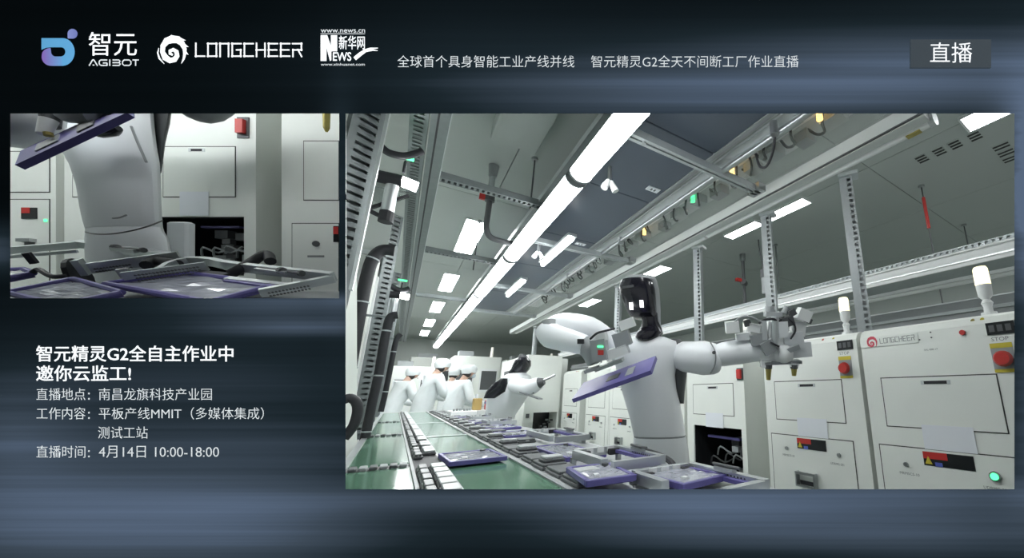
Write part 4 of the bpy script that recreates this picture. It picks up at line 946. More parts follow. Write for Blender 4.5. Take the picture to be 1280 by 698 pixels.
# aluminium jig frames
def bar(m, p0, p1, w_, h, n=Vector((0,0,1))):
    p0, p1 = Vector(p0), Vector(p1); t = (p1-p0).normalized(); s = t.cross(n).normalized(); u = s.cross(t).normalized()
    m.obox((p0+p1)/2+u*h/2, t*(p1-p0).length/2, s*w_/2, u*h/2); return m
def jig(x0, x1, y0, y1, z, label, front_from=None):
    t = thing('jig_frame', label, 'jig', ((x0+x1)/2, (y0+y1)/2, z))
    H_ = .026
    for nm, p, q in (('right_bar', (x1, y0, z), (x1, y1, z)), ('rear_bar', (x0+.0, y1, z), (x1-.014, y1, z)), ('front_bar', (front_from or x0, y0, z), (x1-.014, y0, z)), ('left_bar', (x0, y0+.05 if front_from is None else y0+.14, z), (x0, y1-.014, z))):
        m = MB(); bar(m, p, q, .022, H_); wb(m, nm, M_alu, t)
    m = MB(); bar(m, (x1-.02, y0+.03, z+.006), (x1-.02, y1-.03, z+.006), .018, .010); wb(m, 'inner_ledge', M_purple, t)
    m = MB(); bar(m, (x1-.012, (y0+y1)/2-.05, z+H_), (x1-.012, (y0+y1)/2+.02, z+H_), .016, .010); wb(m, 'clamp_base', M_steel, t)
    m = MB(); m.cyl((x1-.012, (y0+y1)/2-.07, z+H_+.014), (x1-.012, (y0+y1)/2+.03, z+H_+.014), .004); wb(m, 'clamp_rod', M_dgrey, t)
    for k in range(10):
        yy = y0+.06+k*.012
        if yy < y1-.05: wb(MB().cyl((x1-.0118, yy, z+.018), (x1-.0108, yy, z+.018), .003, n=6), 'hole', M_dgrey, t)
    for k in range(3): m = MB(); bar(m, (x0+.04+k*.04, y1-.012, z+.01), (x0+.065+k*.04, y1-.012, z+.01), .006, .018); wb(m, 'stop_block', M_white, t)
    for px_, py_ in ((x0+.03, y1-.02), (x1-.03, y1-.02)): wb(MB().cbox(px_-.02, px_+.02, py_-.012, py_+.008, z+.0, z+.02, .003), 'corner_pad', M_dark, t)
    for px_, py_ in ((x1, y1), (x1, y0+.05), (x0, y1)): wb(MB().box(px_-.008, px_+.008, py_-.008, py_+.008, .8536, z), 'foot', M_steel, t)
jig(.54, .735, .645, .935, .862, 'nearest aluminium jig frame at the lower window edge', .60)
jig(.515, .685, 1.01, 1.30, .878, 'second aluminium jig frame in front of the robot waist')
jig(.62, .78, 1.80, 2.25, .87, 'third aluminium jig frame along the bench'); jig(.60, .78, 3.2, 3.5, .865, 'fourth aluminium jig frame along the bench'); jig(.60, .78, 4.0, 4.35, .865, 'fifth aluminium jig frame far along the bench')
# bits lying on the bench
t_ = thing('tray_of_parts', 'pale plastic tray with loose metal parts near the second robot', 'tray', (.64, 5.15, .8536)); MB().cbox(-.12,.14,-.2,.2,0,.05,.008).build('tray_shell', M_white, t_)
for k in range(6): MB().cyl((-.08+.035*k,-.1+.04*(k%3),.05),(-.08+.035*k,-.1+.04*(k%3),.075),.013).build('metal_part', M_steel, t_)
t_ = thing('cable_bundle', 'black cable bundle lying between jig frame and cabinet', 'cable', (.74, 1.15, .8636)); MB().tube([(-.02,-.16,.0),(.0,-.1,.012),(.01,-.02,.02),(-.02,.05,.03),(-.06,.09,.02)], .010, 8, 4).build('cable', M_dark, t_, smooth=True)
# worker end of the bench
t_ = thing('amber_device', 'amber coloured device on the bench end beside the worker', 'device', (1.0, 6.42, .861)); MB().cbox(-.06,.06,-.05,.05,0,.17,.015).build('device_body', M_gold, t_); MB().cyl((-.02,-.02,.17),(-.02,-.02,.23),.02).build('cap_post', M_paper, t_)
t_ = thing('red_bin', 'small red and purple bin at the workers bench end', 'bin', (1.18, 6.42, .861)); MB().cbox(-.07,.07,-.07,.07,0,.14,.015).build('bin_body', M_red, t_); MB().box(-.072,.072,-.072,.072,.09,.12).build('band', M_purple, t_)
t_ = thing('side_bench', 'small white side table carrying the amber device', 'table', (1.06, 6.42, 0))
MB().box(-.22, .22, -.2, .2, .80, .86).build('table_top', M_white, t_)
for x in (-.19, .19):
    for y in (-.17, .17): MB().box(x-.02, x+.02, y-.02, y+.02, 0, .80).build('leg', M_alu, t_)

# ------------------------------------------------------------------ left machines, posts and hoses
XL = -.20
def left_machine(y0, y1, h, label, x0, dark=True):
    t = thing('side_machine', label, 'machine', (x0, y0, 0))
    L_ = y1-y0; wx = XL-x0
    MB().cbox(0, wx, 0, L_, 0, h, .01).build('machine_body', M_cab, t)
    MB().box(wx, wx+.012, .08, L_-.08, .95, h-.12).build('window_frame', M_white, t); MB().box(wx+.012, wx+.016, .14, L_-.14, 1.02, h-.18).build('window_glass', M_glass, t)
    MB().box(wx, wx+.006, .08, L_-.08, .25, .86).build('lower_panel', M_white, t); MB().box(wx+.006, wx+.02, L_*.5-.05, L_*.5+.05, .78, .80).build('panel_handle', M_steel, t)
    MB().box(wx*.15, wx*.85, -.008, 0, .95, h-.1).build('side_panel', M_white, t); MB().box(wx*.25, wx*.75, -.012, -.008, 1.1, h-.3).build('side_window', M_glass, t)
left_machine(2.9, 3.9, 1.95, 'white enclosed machine, nearest on the left of the bench', -.42); left_machine(4.0, 5.3, 1.95, 'white enclosed machine, second on the left of the bench', -.9); left_machine(5.4, 7.2, 1.9, 'white enclosed machine, third on the left of the bench', -.9); left_machine(8.7, 10.2, 1.9, 'white enclosed machine, farthest on the left', -.9)
def upright(y, label, z0=0.0, z1=2.32, wd=.075, x=XL+.012):
    o = slotted('slotted_upright', label, (x, y, z0), (math.cos(.55), -math.sin(.55)*-1, 0), (-math.sin(.55)*1, math.cos(.55), 0), (0,0,1), z1-z0, wd, .03, 'post', pitch=.034, slot=.013, mm=M_galvd)
    import bmesh
    bm = bmesh.new(); bm.from_mesh(o.data); bm.transform(o.matrix_world)       # scribed to the partition on its left
    bmesh.ops.bisect_plane(bm, geom=bm.verts[:]+bm.edges[:]+bm.faces[:], plane_co=CAMLOC, plane_no=(ROT @ Vector((1,0,(433-PX)/FPX))).normalized(), clear_inner=True)
    bm.transform(o.matrix_world.inverted()); bm.to_mesh(o.data); bm.free(); return o
upright(1.72, 'broad slotted grey upright at the left window edge', 1.18, 2.75, .11, -.228); upright(3.05, 'slotted grey upright on the nearest left machine', .83, 2.30, .075, -.155); upright(4.6, 'slotted grey upright on the second left machine', .83, 2.30, .07, -.15); upright(6.0, 'slotted grey upright on the third left machine', .83, 2.3, .07, -.15)
t_ = thing('upright_edge', 'bright metal edge strip beside the broad slotted upright', 'trim strip', (-.176, 1.70, 1.45)); MB().box(-.005, .005, -.015, .015, 0, 1.3).build('edge_strip', M_alu, t_)
def hose(name, label, uv, y0, r, mm=None, clamps=True):
    P = [ony(u, v, yy) for (u, v), yy in zip(uv, y0)]
    t = thing(name, label, 'hose', P[-1])
    m = MB(); m.tube(P, r, 10, 5); wb(m, 'corrugated_tube', mm or M_dark, t, True)
    a = P[1]; m = MB(); m.box(min(a.x, XL-.01), max(a.x, XL-.01), a.y-.006, a.y+.006, a.z-.006, a.z+.006); wb(m, 'bracket', M_galvd, t)
    if clamps:
        for k in range(2, len(P)-1, 2):
            d = (P[k+1]-P[k-1]).normalized()*.004; m = MB(); m.cyl(P[k]-d, P[k]+d, r*1.10); wb(m, 'clip', M_galv, t)
hose('cable_hose', 'thick black corrugated hose at the left window edge', [(493,314),(478,313),(466,324),(459,345),(452,378),(445,415),(437,460),(433,490),(430,520)], [2.865]*9, .034)
hose('cable_hose', 'second black hose hanging down the left machine', [(497,394),(488,397),(483,414),(478,440),(473,470),(465,505),(458,540),(453,562)], [2.87]*8, .024)
hose('cable_hose', 'thin black hose farther along the left machines', [(501,418),(496,424),(492,440),(487,465),(482,490),(476,515)], [3.6]*6, .018)
hose('cable_loop', 'black cable loop low at the left window edge', [(430,500),(438,498),(445,503),(447,514),(443,530),(436,541),(430,548)], [2.2]*7, .019, clamps=False)
hose('cable_swag', 'black cable swag between upright and slotted beam', [(474,181),(484,190),(496,194),(508,195),(520,192),(528,189)], [1.95]*6, .016, clamps=False)
hose('cable_swag', 'thin black cable bow beside the long slotted beam', [(488,357),(496,362),(505,363),(512,361)], [3.3]*4, .02, clamps=False)
# inspection cameras on brackets
def inspect_cam(u, v, y, label, s=1.0):
    p = ony(u, v, y); t = thing('inspection_camera', label, 'camera', p)
    m = MB(); m.cyl(p+Vector((-.09,0,.0))*s, p+Vector((-.0,0,.005))*s, .028*s); wb(m, 'camera_barrel', M_dark, t, True)
    m = MB(); m.cyl(p+Vector((0,0,.005))*s, p+Vector((.06,0,-.005))*s, .024*s); wb(m, 'ring_light', M_panel_light, t)
    m = MB(); m.cyl(p+Vector((-.03,0,-.03))*s, p+Vector((-.03,0,-.16))*s, .026*s); wb(m, 'lens_tube', M_alu, t, True)
    m = MB(); m.cyl(p+Vector((-.03,0,-.16))*s, p+Vector((-.03,0,-.21))*s, .028*s); wb(m, 'lens_cap', M_dark, t)
    m = MB(); m.tube([p+Vector((-.04,0,-.19))*s, p+Vector((-.12,0,-.16))*s, p+Vector((-.2,0,-.12))*s], .010*s, 8, 2); wb(m, 'bracket_arm', M_dark, t)
    m = MB(); m.cyl(p+Vector((0,0,.05))*s, p+Vector((0,0,.11))*s, .006*s); wb(m, 'mount_pin', M_dark, t)
    m = MB(); m.box(p.x-.03*s, p.x+.03*s, p.y-.01, p.y+.01, p.z+.125*s, p.z+.135*s); wb(m, 'green_light', M_green_led, t)
inspect_cam(502, 228, 2.0, 'inspection camera with white ring light beside the slotted beam')
inspect_cam(500, 370, 3.3, 'small inspection camera farther along the left machines', .9)
t_ = thing('guard_sheet', 'clear slanted guard sheet below the inspection camera', 'guard', ony(480, 270, 2.1))
m = MB(); q = [ony(u, v, yy) for u, v, yy in ((464,232,2.3),(512,240,2.3),(512,246,2.0),(462,262,2.0))]; m.rings([q, [p-Vector((0,0,.006)) for p in q]]); wb(m, 'clear_sheet', M_glass, t_)
m = MB(); bar(m, ony(462,262,2.0), ony(512,246,2.0), .012, .012); wb(m, 'edge_bar', M_dark, t_)
t_ = thing('frosted_panel', 'pale frosted enclosure panel behind the slotted beam', 'panel', (-.30, 2.9, 1.96)); MB().box(-.1, .13, 0, .012, 0, .5).build('panel_sheet', M_ceil, t_); MB().box(-.1, .13, -.012, 0, -.02, .01).build('panel_rail', M_alu, t_)

# ------------------------------------------------------------------ workers
def skin_obj(name, verts, edges, radii, m, parent, root=0, lv=2):
    me = bpy.data.meshes.new(name); me.from_pydata([tuple(v) for v in verts], edges, []); me.update(); me.materials.append(m)
    o = bpy.data.objects.new(name, me); col.objects.link(o); o.parent = parent
    md = o.modifiers.new('skin', 'SKIN'); md.use_smooth_shade = True
    if not me.skin_vertices: 
        bpy.context.view_layer.objects.active = o
    sv = me.skin_vertices[0].data if me.skin_vertices else None
    if sv is None: return o
    for k, r in enumerate(radii): sv[k].radius = r if isinstance(r, tuple) else (r, r)
    sv[root].use_root = True
    sb = o.modifiers.new('smooth', 'SUBSURF'); sb.levels = lv; sb.render_levels = lv
    return o
def person(loc, rz, label, lean=.18, reach=(.38, 1.02), head_down=.06, mask=False, sc=1.0):
    t = thing('person', label, 'person', M=T(*loc) @ RZ(rz) @ Matrix.Scale(sc, 4), group='workers in white coats')
    ln = lean; ch = Vector((0, ln*.65, 1.24)); nk = Vector((0, ln, 1.43)); hd = nk+Vector((0, .05+head_down*.5, .13-head_down*.3))
    hy, hz = reach
    V = [(0,0,.93), (0,ln*.3,1.08), ch, nk, nk+Vector((0,.025,.055)), hd, hd+Vector((0,.015,.075)), hd+Vector((0,.085,-.02)),
         (-.18, ln*.85, 1.36), (-.24, ln*.8+.06, 1.10), (-.15, ln+hy*.85, hz+.01), (-.13, ln+hy+.07, hz),
         (.18, ln*.85, 1.36), (.24, ln*.8+.06, 1.10), (.15, ln+hy*.85, hz+.01), (.13, ln+hy+.07, hz),
         (-.10,0,.88), (-.11,.02,.48), (-.11,-.01,.09), (-.11,.10,.035), (.10,0,.88), (.11,.02,.48), (.11,-.01,.09), (.11,.10,.035)]
    E_ = [(0,1),(1,2),(2,3),(3,4),(4,5),(5,6),(5,7),(2,8),(8,9),(9,10),(10,11),(2,12),(12,13),(13,14),(14,15),(0,16),(16,17),(17,18),(18,19),(0,20),(20,21),(21,22),(22,23)]
    R_ = [.085,.09,.11,.055,.052,.085,.07,.022,.055,.042,.030,.024,.055,.042,.030,.024,.055,.05,.04,.03,.055,.05,.04,.03]
    for s, w_, e in ((-1, 10, 11), (1, 14, 15)):      # fingers and thumb
        b0 = Vector(V[e])
        for k in range(4):
            V.append(b0+Vector((s*(.012-.011*k)*-1, .05+.01*(k in (1,2)), -.006))); E_.append((e, len(V)-1)); R_.append(.009)
            V.append(Vector(V[-1])+Vector((0,.028,-.018))); E_.append((len(V)-2, len(V)-1)); R_.append(.007)
        V.append(Vector(V[w_])*.3+b0*.7+Vector((-s*.04,.01,-.01))); E_.append((e, len(V)-1)); R_.append(.010)
    skin_obj('body', V, E_, R_, M_skin, t, 0, 2)
    # coat: follows the body, ends at neck and cuffs, skirt below the waist
    CV = [(0,.0,.86), ch, nk-Vector((0,.01,.04)), (-.19, ln*.85, 1.36), (-.25, ln*.8+.06, 1.10), (-.155, ln+hy*.80, hz+.012), (.19, ln*.85, 1.36), (.25, ln*.8+.06, 1.10), (.155, ln+hy*.80, hz+.012), (0,-.01,.48)]
    CE = [(0,1),(1,2),(1,3),(3,4),(4,5),(1,6),(6,7),(7,8),(0,9)]
    CR = [.165,.15,.085,.085,.072,.055,.085,.072,.055,.18]
    skin_obj('coat', CV, CE, CR, M_coat, t, 0, 2)
    n = 18; m = MB(); c0 = hd+Vector((0,-.012,.045)); R = []
    for r, h in ((.104,-.035),(.112,-.015),(.118,.02),(.110,.06),(.082,.092),(.04,.108),(.008,.112)):
        R.append([c0+Vector((r*.93*math.cos(2*PI*i/n)*(1+.03*math.sin(5*i)), r*1.08*math.sin(2*PI*i/n)*(1+.03*math.sin(5*i)), h - (.02 if h < 0 and math.sin(2*PI*i/n) < 0 else 0))) for i in range(n)])
    m.rings(R); m.build('cap', M_cap, t, smooth=True)
    m = MB(); m.sph(hd+Vector((0,-.045,-.01)), .082, sq=(1,.8,.9)); m.build('hair', M_hair, t, smooth=True)
    for s in (-1, 1):
        MB().sph(hd+Vector((s*.032,.085,.012)), .009, 8, 6).build('eye', M_hair, t)
        MB().sph(hd+Vector((s*.086,.0,-.005)), .02, 8, 6, (.45,.8,1.2)).build('ear', M_skin, t)
    MB().sph(hd+Vector((0,.088,-.048)), .018, 8, 6, (1.1,.4,.35)).build('mouth', mat('lips', (.42,.2,.17), .6, var=0), t)
    if mask:
        m = MB(); m.sph(hd+Vector((0,.062,-.04)), .06, 12, 8, (.95,.72,.7)); m.build('face_mask', M_mask, t, smooth=True)
def place(u, v, d): p = pt(u, v, d); return p
p = pt(494, 468, 6.3); person((p.x, p.y, 0), -1.05, 'worker in white coat and cap nearest the left machines, bending', .22, (.34, .98), .1, sc=.93)
p = pt(533, 462, 6.1); person((p.x, p.y, 0), -1.2, 'tall worker in white coat looking down, middle of the three', .16, (.36, 1.0), .09)
p = pt(569, 472, 5.85); person((p.x, p.y, 0), -1.25, 'worker in white coat reaching toward the amber device', .14, (.42, .98), .08, True, sc=.925)
p = pt(562, 470, 7.3); person((p.x, p.y, 0), -.6, 'worker in white cap mostly hidden behind the reaching worker', .1, (.3, 1.0), .05, sc=.95)
# machines at the far end of the hall
def far_machine(x, y, w_, h, label):
    t = thing('far_machine', label, 'machine', (x, y, 0))
    MB().cbox(0, w_, 0, .7, 0, h, .02).build('machine_body', M_cab, t)
    n_ = max(1, int(w_/.45)); p_ = w_/n_
    for k in range(n_):
        MB().box(k*p_+.06, (k+1)*p_-.06, -.012, 0, h*.58, h*.86).build('window_frame', M_white, t); MB().box(k*p_+.09, (k+1)*p_-.09, -.016, -.012, h*.61, h*.83).build('window_glass', M_dgrey, t)
        MB().box(k*p_+.05, (k+1)*p_-.05, -.006, 0, h*.1, h*.5).build('door', M_white, t)
    MB().cyl((w_*.8,.2,h),(w_*.8,.2,h+.25),.03).build('signal_lamp', M_beacon_w, t); MB().box(w_*.1, w_*.4, .1, .4, h, h+.12).build('top_box', M_mgrey, t)
far_machine(-.15, 10.2, .95, 1.7, 'far white machine with windows behind the bending worker'); far_machine(.95, 9.8, 1.0, 1.95, 'taller far white machine behind the reaching worker'); far_machine(.2, 12.6, 1.6, 2.1, 'white machine against the far end of the hall'); far_machine(2.3, 11.0, 1.6, 2.0, 'white machine far behind the cabinet row')

# ------------------------------------------------------------------ close-up bay behind the smaller opening (its floor and fittings lean with the display wall)
BAY = CAMM @ Matrix(((1,0,0,0),(0,0,1,0),(0,-1,0,0),(0,0,0,1)))      # bay axes: x right, y into the bay, z up along the wall
def bp(u, v, d): return Vector(((u-PX)/FPX*d, d, -(v-PY)/FPX*d))
BZ0 = -1.02                                    # bay floor
def bthing(name, label, cat, o=(0,0,0), group=None):
    t = thing(name, label, cat, M=BAY @ Matrix.Translation(Vector(o)), group=group); t['_o'] = list(o); return t
def bb(mb, name, m, t, smooth=False, part=None):   # points given in bay coordinates
    o = Vector(t['_o']); mb.v = [tuple(Vector(p)-o) for p in mb.v]
    return mb.build(name, m, part or t, smooth=smooth)
def plan(m, P, z0, z1): m.rings([[(x, y, z0) for x, y in P], [(x, y, z1) for x, y in P]]); return m
ru = lambda u, d: (u-PX)/FPX*d
o = plan(MB(), [(ru(425.5,.79), .79), (ru(430.5,.79), .79), (ru(430.5,1.95), 1.95), (ru(425.5,1.95), 1.95)], BZ0, 1.3).build('wall_partition', M_wall); o.matrix_world = BAY; tag(o, kind='structure')
o = plan(MB(), [(-4.2, 1.90), (ru(425,1.90), 1.90), (ru(425,1.93), 1.93), (-4.2, 1.93)], BZ0, 1.3).build('wall_bay_back', M_wall); o.matrix_world = BAY; tag(o, kind='structure')
o = plan(MB(), [(-4.2, .80), (ru(425,.80), .80), (ru(425,1.93), 1.93), (-4.2, 1.93)], BZ0-.04, BZ0).build('floor_bay', M_floor); o.matrix_world = BAY; tag(o, kind='structure')
CD = 1.50
def bface(t, name, u0, u1, v0, v1, m, p0=0.0, p1=.003, part=None, d=CD):
    a, b = bp(u0, v1, d), bp(u1, v0, d); q = MB().box(a.x, b.x, d-p1, d-p0, a.z, b.z); return bb(q, name, m, t, part=part)
def bgap(t, u0, u1, v0, v1):
    for a in ((u0-1, u1+1, v0-1, v0), (u0-1, u1+1, v1, v1+1), (u0-1, u0, v0, v1), (u1, u1+1, v0, v1)): bface(t, 'door_gap', *a, M_gap, 0, .0012)
def bcab(u0, u1, label, P=None, top=1.0):
    x0, x1 = ru(u0, CD), ru(u1, CD); t = bthing('bay_cabinet', label, 'cabinet', (x0, CD, BZ0), group='cabinets in the close-up bay'); return t, x0, x1
# leftmost
t, x0, x1 = bcab(-70, 70, 'white cabinet with small display, leftmost in the close-up bay')
bb(plan(MB(), [(x0, CD), (x1, CD), (x1, CD+.38), (x0, CD+.38)], BZ0, .95), 'cabinet_body', M_cab, t)
bgap(t, -50, 62, 190, 240); d = bface(t, 'upper_door', -50, 62, 190, 240, M_cab, 0, .002); bgap(t, -50, 62, 250, 420); d = bface(t, 'lower_door', -50, 62, 250, 420, M_cab, 0, .002)
bface(t, 'display_label', 29, 48, 260, 274, M_screen, .002, .005, d); bface(t, 'red_field', 30, 40, 260, 267, M_red, .005, .006, d); bface(t, 'green_button', 57, 60, 274.5, 277.5, M_green_led, .002, .005, d)
bface(t, 'pull_handle', 30, 47, 299, 303, M_steel, .002, .02, d); bface(t, 'handle_recess', 32, 45, 303, 309, M_dgrey, .002, .003, d)
# second, mostly behind the torso
t, x0, x1 = bcab(80.5, 178, 'plain white cabinet mostly hidden behind the close-up torso')
bb(plan(MB(), [(x0, CD), (x1, CD), (x1, CD+.38), (x0, CD+.38)], BZ0, .95), 'cabinet_body', M_cab, t); bgap(t, 92, 160, 184, 246); bface(t, 'upper_door', 92, 160, 184, 246, M_cab, 0, .002)
t_ = bthing('corner_post', 'grey steel post between the two left bay cabinets', 'post', (ru(75.5,CD+.06), CD+.06, BZ0)); x = ru(75.5, CD+.06)
bb(plan(MB(), [(x-.022, CD+.06), (x+.018, CD+.06), (x+.018, CD+.10), (x-.022, CD+.10)], BZ0, .9), 'post_body', M_mgrey, t_); bb(plan(MB(), [(x+.018, CD+.055), (x+.024, CD+.055), (x+.024, CD+.10), (x+.018, CD+.10)], BZ0, .9), 'post_lip', M_galv, t_)
# third with the open bay
t, x0, x1 = bcab(186, 320, 'white cabinet with black open bay and red square button')
zt, zb = bp(0, 271, CD).z, bp(0, 345, CD).z; xa, xb = ru(200, CD), ru(305, CD)
b = MB(); F4 = lambda a, c, y0, y1: [(a, y0), (c, y0), (c, y1), (a, y1)]
plan(b, F4(x0, x1, CD, CD+.38), zt, .95); plan(b, F4(x0, xa, CD, CD+.38), BZ0, zt); plan(b, F4(xb, x1, CD, CD+.38), BZ0, zt); plan(b, F4(xa, xb, CD, CD+.38), BZ0, zb); plan(b, F4(xa, xb, CD+.35, CD+.38), zb, zt); bb(b, 'cabinet_body', M_cab, t)
b = MB(); plan(b, F4(xa, xa+.004, CD+.005, CD+.35), zb, zt); plan(b, F4(xb-.004, xb, CD+.005, CD+.35), zb, zt); plan(b, F4(xa, xb, CD+.34, CD+.35), zb, zt); plan(b, F4(xa, xb, CD+.005, CD+.34), zb, zb+.004); plan(b, F4(xa, xb, CD+.005, CD+.34), zt-.004, zt); bb(b, 'bay_lining', M_screen, t)
rg = random.Random(9)
for k in range(14):
    x = xa+.06+rg.random()*(xb-xa-.14); z = zb+.05+rg.random()*(zt-zb)*.6; y = CD+.06+rg.random()*.12; s = .012+.025*rg.random()
    bb(plan(MB(), F4(x, x+s*1.6, y, y+s), z, z+s), 'bay_unit', [M_dgrey, M_mgrey, M_dgrey, M_steel][k % 4], t)
for k in range(4):
    x = xa+.08+k*.05; z = zb+.08+.03*rg.random(); m = MB(); m.tube([(x, CD+.07, z), (x+.03, CD+.05, z+.03), (x+.07, CD+.07, z+.01), (x+.10, CD+.09, z+.04)], .004, 6, 3); bb(m, 'bay_cable', M_mgrey, t)
bb(plan(MB(), F4(xa+.1, xb-.08, CD+.05, CD+.07), zt-.035, zt-.028), 'bay_rail', M_purple, t)
bgap(t, 205, 294, 184, 246); d = bface(t, 'upper_door', 205, 294, 184, 246, M_cab, 0, .002); bface(t, 'door_slot', 240, 254, 186.5, 189.5, M_dark, .002, .004, d); bface(t, 'slot_end', 237, 240, 186, 190, M_alu, .002, .004, d); bface(t, 'slot_end', 254, 257, 186, 190, M_alu, .002, .004, d)
bface(t, 'notice_sheet', 226, 262, 240, 270, M_paper, .0024, .0036); bface(t, 'stop_plate', 297.5, 312, 147, 173, M_dgrey, 0, .004); bface(t, 'stop_button', 300, 309, 151, 168, M_red, .004, .018)
# fourth, against the partition
x0, x1 = ru(352, CD), ru(424.5, CD); t = bthing('bay_cabinet', 'white cabinet with lock at the right edge of the close-up bay', 'cabinet', (x0, CD, BZ0), group='cabinets in the close-up bay')
bb(plan(MB(), [(x0, CD), (x1, CD), (ru(424.5,CD+.35), CD+.35), (x0, CD+.35)], BZ0, .95), 'cabinet_body', M_cab, t)
bgap(t, 380.5, 423, 177, 250); bface(t, 'upper_door', 380.5, 423.5, 177, 250, M_cab, 0, .002); bgap(t, 366, 423, 280, 420); d = bface(t, 'lower_door', 366, 423.5, 280, 420, M_cab, 0, .002)
m = MB(); m.cyl(bp(395,305,CD-.010), bp(395,305,CD-.002), .012); bb(m, 'lock', M_dgrey, t, part=d); bface(t, 'small_print', 385, 406, 319.5, 322, M_print, .002, .0024, d); bface(t, 'display_label', 418, 424, 283, 303, M_screen, .002, .005, d); bface(t, 'red_field', 418, 424, 284, 293, M_red, .005, .0056, d)
# robot close up
TD = 1.26
vr = Vector((ru(152, 1), 1, 0)).normalized()
t = bthing('robot', 'white robot torso and arm seen close up in the small window', 'robot', (ru(155, TD), TD, BZ0))
BR = Vector((1,0,0))
bl = lambda rows, dep=.09, d=TD: loft(MB(), rows, d, dep, fwd=vr, rgt=BR, P=bp, n=26)
torso = bb(bl([(110,66,190,.07),(140,68,192,.085),(165,72,194,.09),(188,76.5,197,.09),(205,86,200,.09),(229,94,201,.09),(258,99,202,.09),(277,103,203,.085),(286,106,204,.08)]), 'torso', M_robot, t, True)
m = MB(); m.tube([bp(107,290,TD-.01), bp(118,292.5,TD-.065), bp(140,292.5,TD-.088), bp(165,288.5,TD-.090), bp(188,282,TD-.070), bp(203,276,TD-.01)], .0022, 6, 4); bb(m, 'waist_seam', M_dgrey, t); bb(bl([(284,106.3,203.5,.077),(291,105.8,206,.083),(300,105,212,.09),(330,106,216,.09),(345,108,216,.09),(420,112,212,.09)]), 'pelvis', M_robot, t, True)
m = MB(); a, b = bp(206, 345, 1.33), bp(233, 277, 1.33); m.cbox(a.x, b.x, 1.33, 1.36, a.z, b.z, .008); bb(m, 'hip_cover', M_robot, t)
z = bp(0,420,TD).z; m = MB(); m.cyl((ru(162,TD), TD, BZ0+.15), (ru(162,TD), TD, z+.02), .10); bb(m, 'lift_column', M_dgrey, t, True); m = MB(); m.cbox(ru(162,TD)-.2, ru(162,TD)+.2, TD-.18, TD+.18, BZ0, BZ0+.16, .03); bb(m, 'base', M_robot, t)
bb(bl([(125,188,217,.04,.05),(150,191,214,.05,.05),(175,194,208,.05,.05),(197,197,205,.04,.05),(212,200,203,.02,.05)]), 'side_panel', M_dgrey, t, True)
m = MB(); e = .095; m.tube([bp(118,166,TD-e), bp(126,166,TD-e), bp(140,163,TD-e), bp(148,160,TD-e)], [.008,.016,.018,.010], 12, 3); bb(m, 'chest_slot', M_black, t, True, part=torso)
m = MB(); m.tube([bp(164,158,TD-e*.82), bp(172,178,TD-e*.80), bp(183,203,TD-e*.74)], .003, 6, 3); bb(m, 'chest_crease', M_mgrey, t, part=torso)
m = MB(); m.tube([bp(141,273,TD-e*.9), bp(150,272,TD-e*.9), bp(158,269,TD-e*.9)], .0025, 6, 3); bb(m, 'belly_mark', M_mgrey, t, part=torso)
m = MB(); m.tube([bp(-30,130,1.12), bp(5,150,1.10), bp(28,155,1.08), bp(40,140,1.08), bp(48,118,1.10)], [.08,.075,.065,.055,.05], 16, 4); arm = bb(m, 'forearm', M_robot, t, True)
m = MB(); m.cyl(bp(62,128,1.05), bp(64,158,1.04), .022, .016); bb(m, 'gripper_body', M_dgrey, t, part=arm); m = MB(); m.cyl(bp(61,150,1.03), bp(54,168,1.02), .016, .012); bb(m, 'gripper_finger', M_white, t, True, part=arm); m = MB(); m.cyl(bp(60,166,1.01), bp(61,170,1.01), .008); bb(m, 'finger_tip', M_brass, t, part=arm)
m = MB(); m.cyl(bp(86,140,1.06), bp(122,146,1.04), .03, .024); bb(m, 'wrist_block', M_mgrey, t, True, part=arm); m = MB(); m.cyl(bp(118,128,1.06), bp(150,140,1.05), .022); bb(m, 'wrist_link', M_steel, t, True, part=arm)
m = MB(); m.tube([bp(225,120,1.30), bp(245,134,1.30), bp(262,136,1.31), bp(290,118,1.33)], [.04,.045,.045,.04], 14, 3); bb(m, 'second_arm', M_mgrey, t, True)
# tablet held in front of the close-up torso
c = bp(97, 168, 1.03); ax = bp(163, 137, 1.05)-c; ay = vr*.05+Vector((0,0,.030)); nr = ax.cross(ay).normalized()
t = bthing('held_tablet', 'purple cased tablet held in front of the close-up torso', 'tablet', c)
m = MB(); m.obox(c, ax, ay, nr*.008); bb(m, 'case', M_purple, t); m = MB(); m.obox(c-nr*.009, ax*.92, ay*.85, nr*.001); bb(m, 'cover_glass', M_film, t); m = MB(); m.obox(c+nr*.009+ax*.25, ax*.15, ay*.6, nr*.002); bb(m, 'grip_pad', M_dgrey, t); m = MB(); m.obox(c+nr*.009-ax*.45, ax*.2, ay*.5, nr*.002); bb(m, 'grip_pad', M_mgrey, t)
m = MB(); p = bp(408,150,1.40); m.cyl(p+Vector((0,0,.12)), p-Vector((0,0,.03)), .014, .010); m.cyl(p-Vector((0,0,.03)), p-Vector((0,0,.045)), .010, .004)
t = bthing('gripper_pin', 'dark brass gripper pin hanging at the upper window corner', 'gripper pin', p); bb(m, 'pin_body', M_brass, t, True)
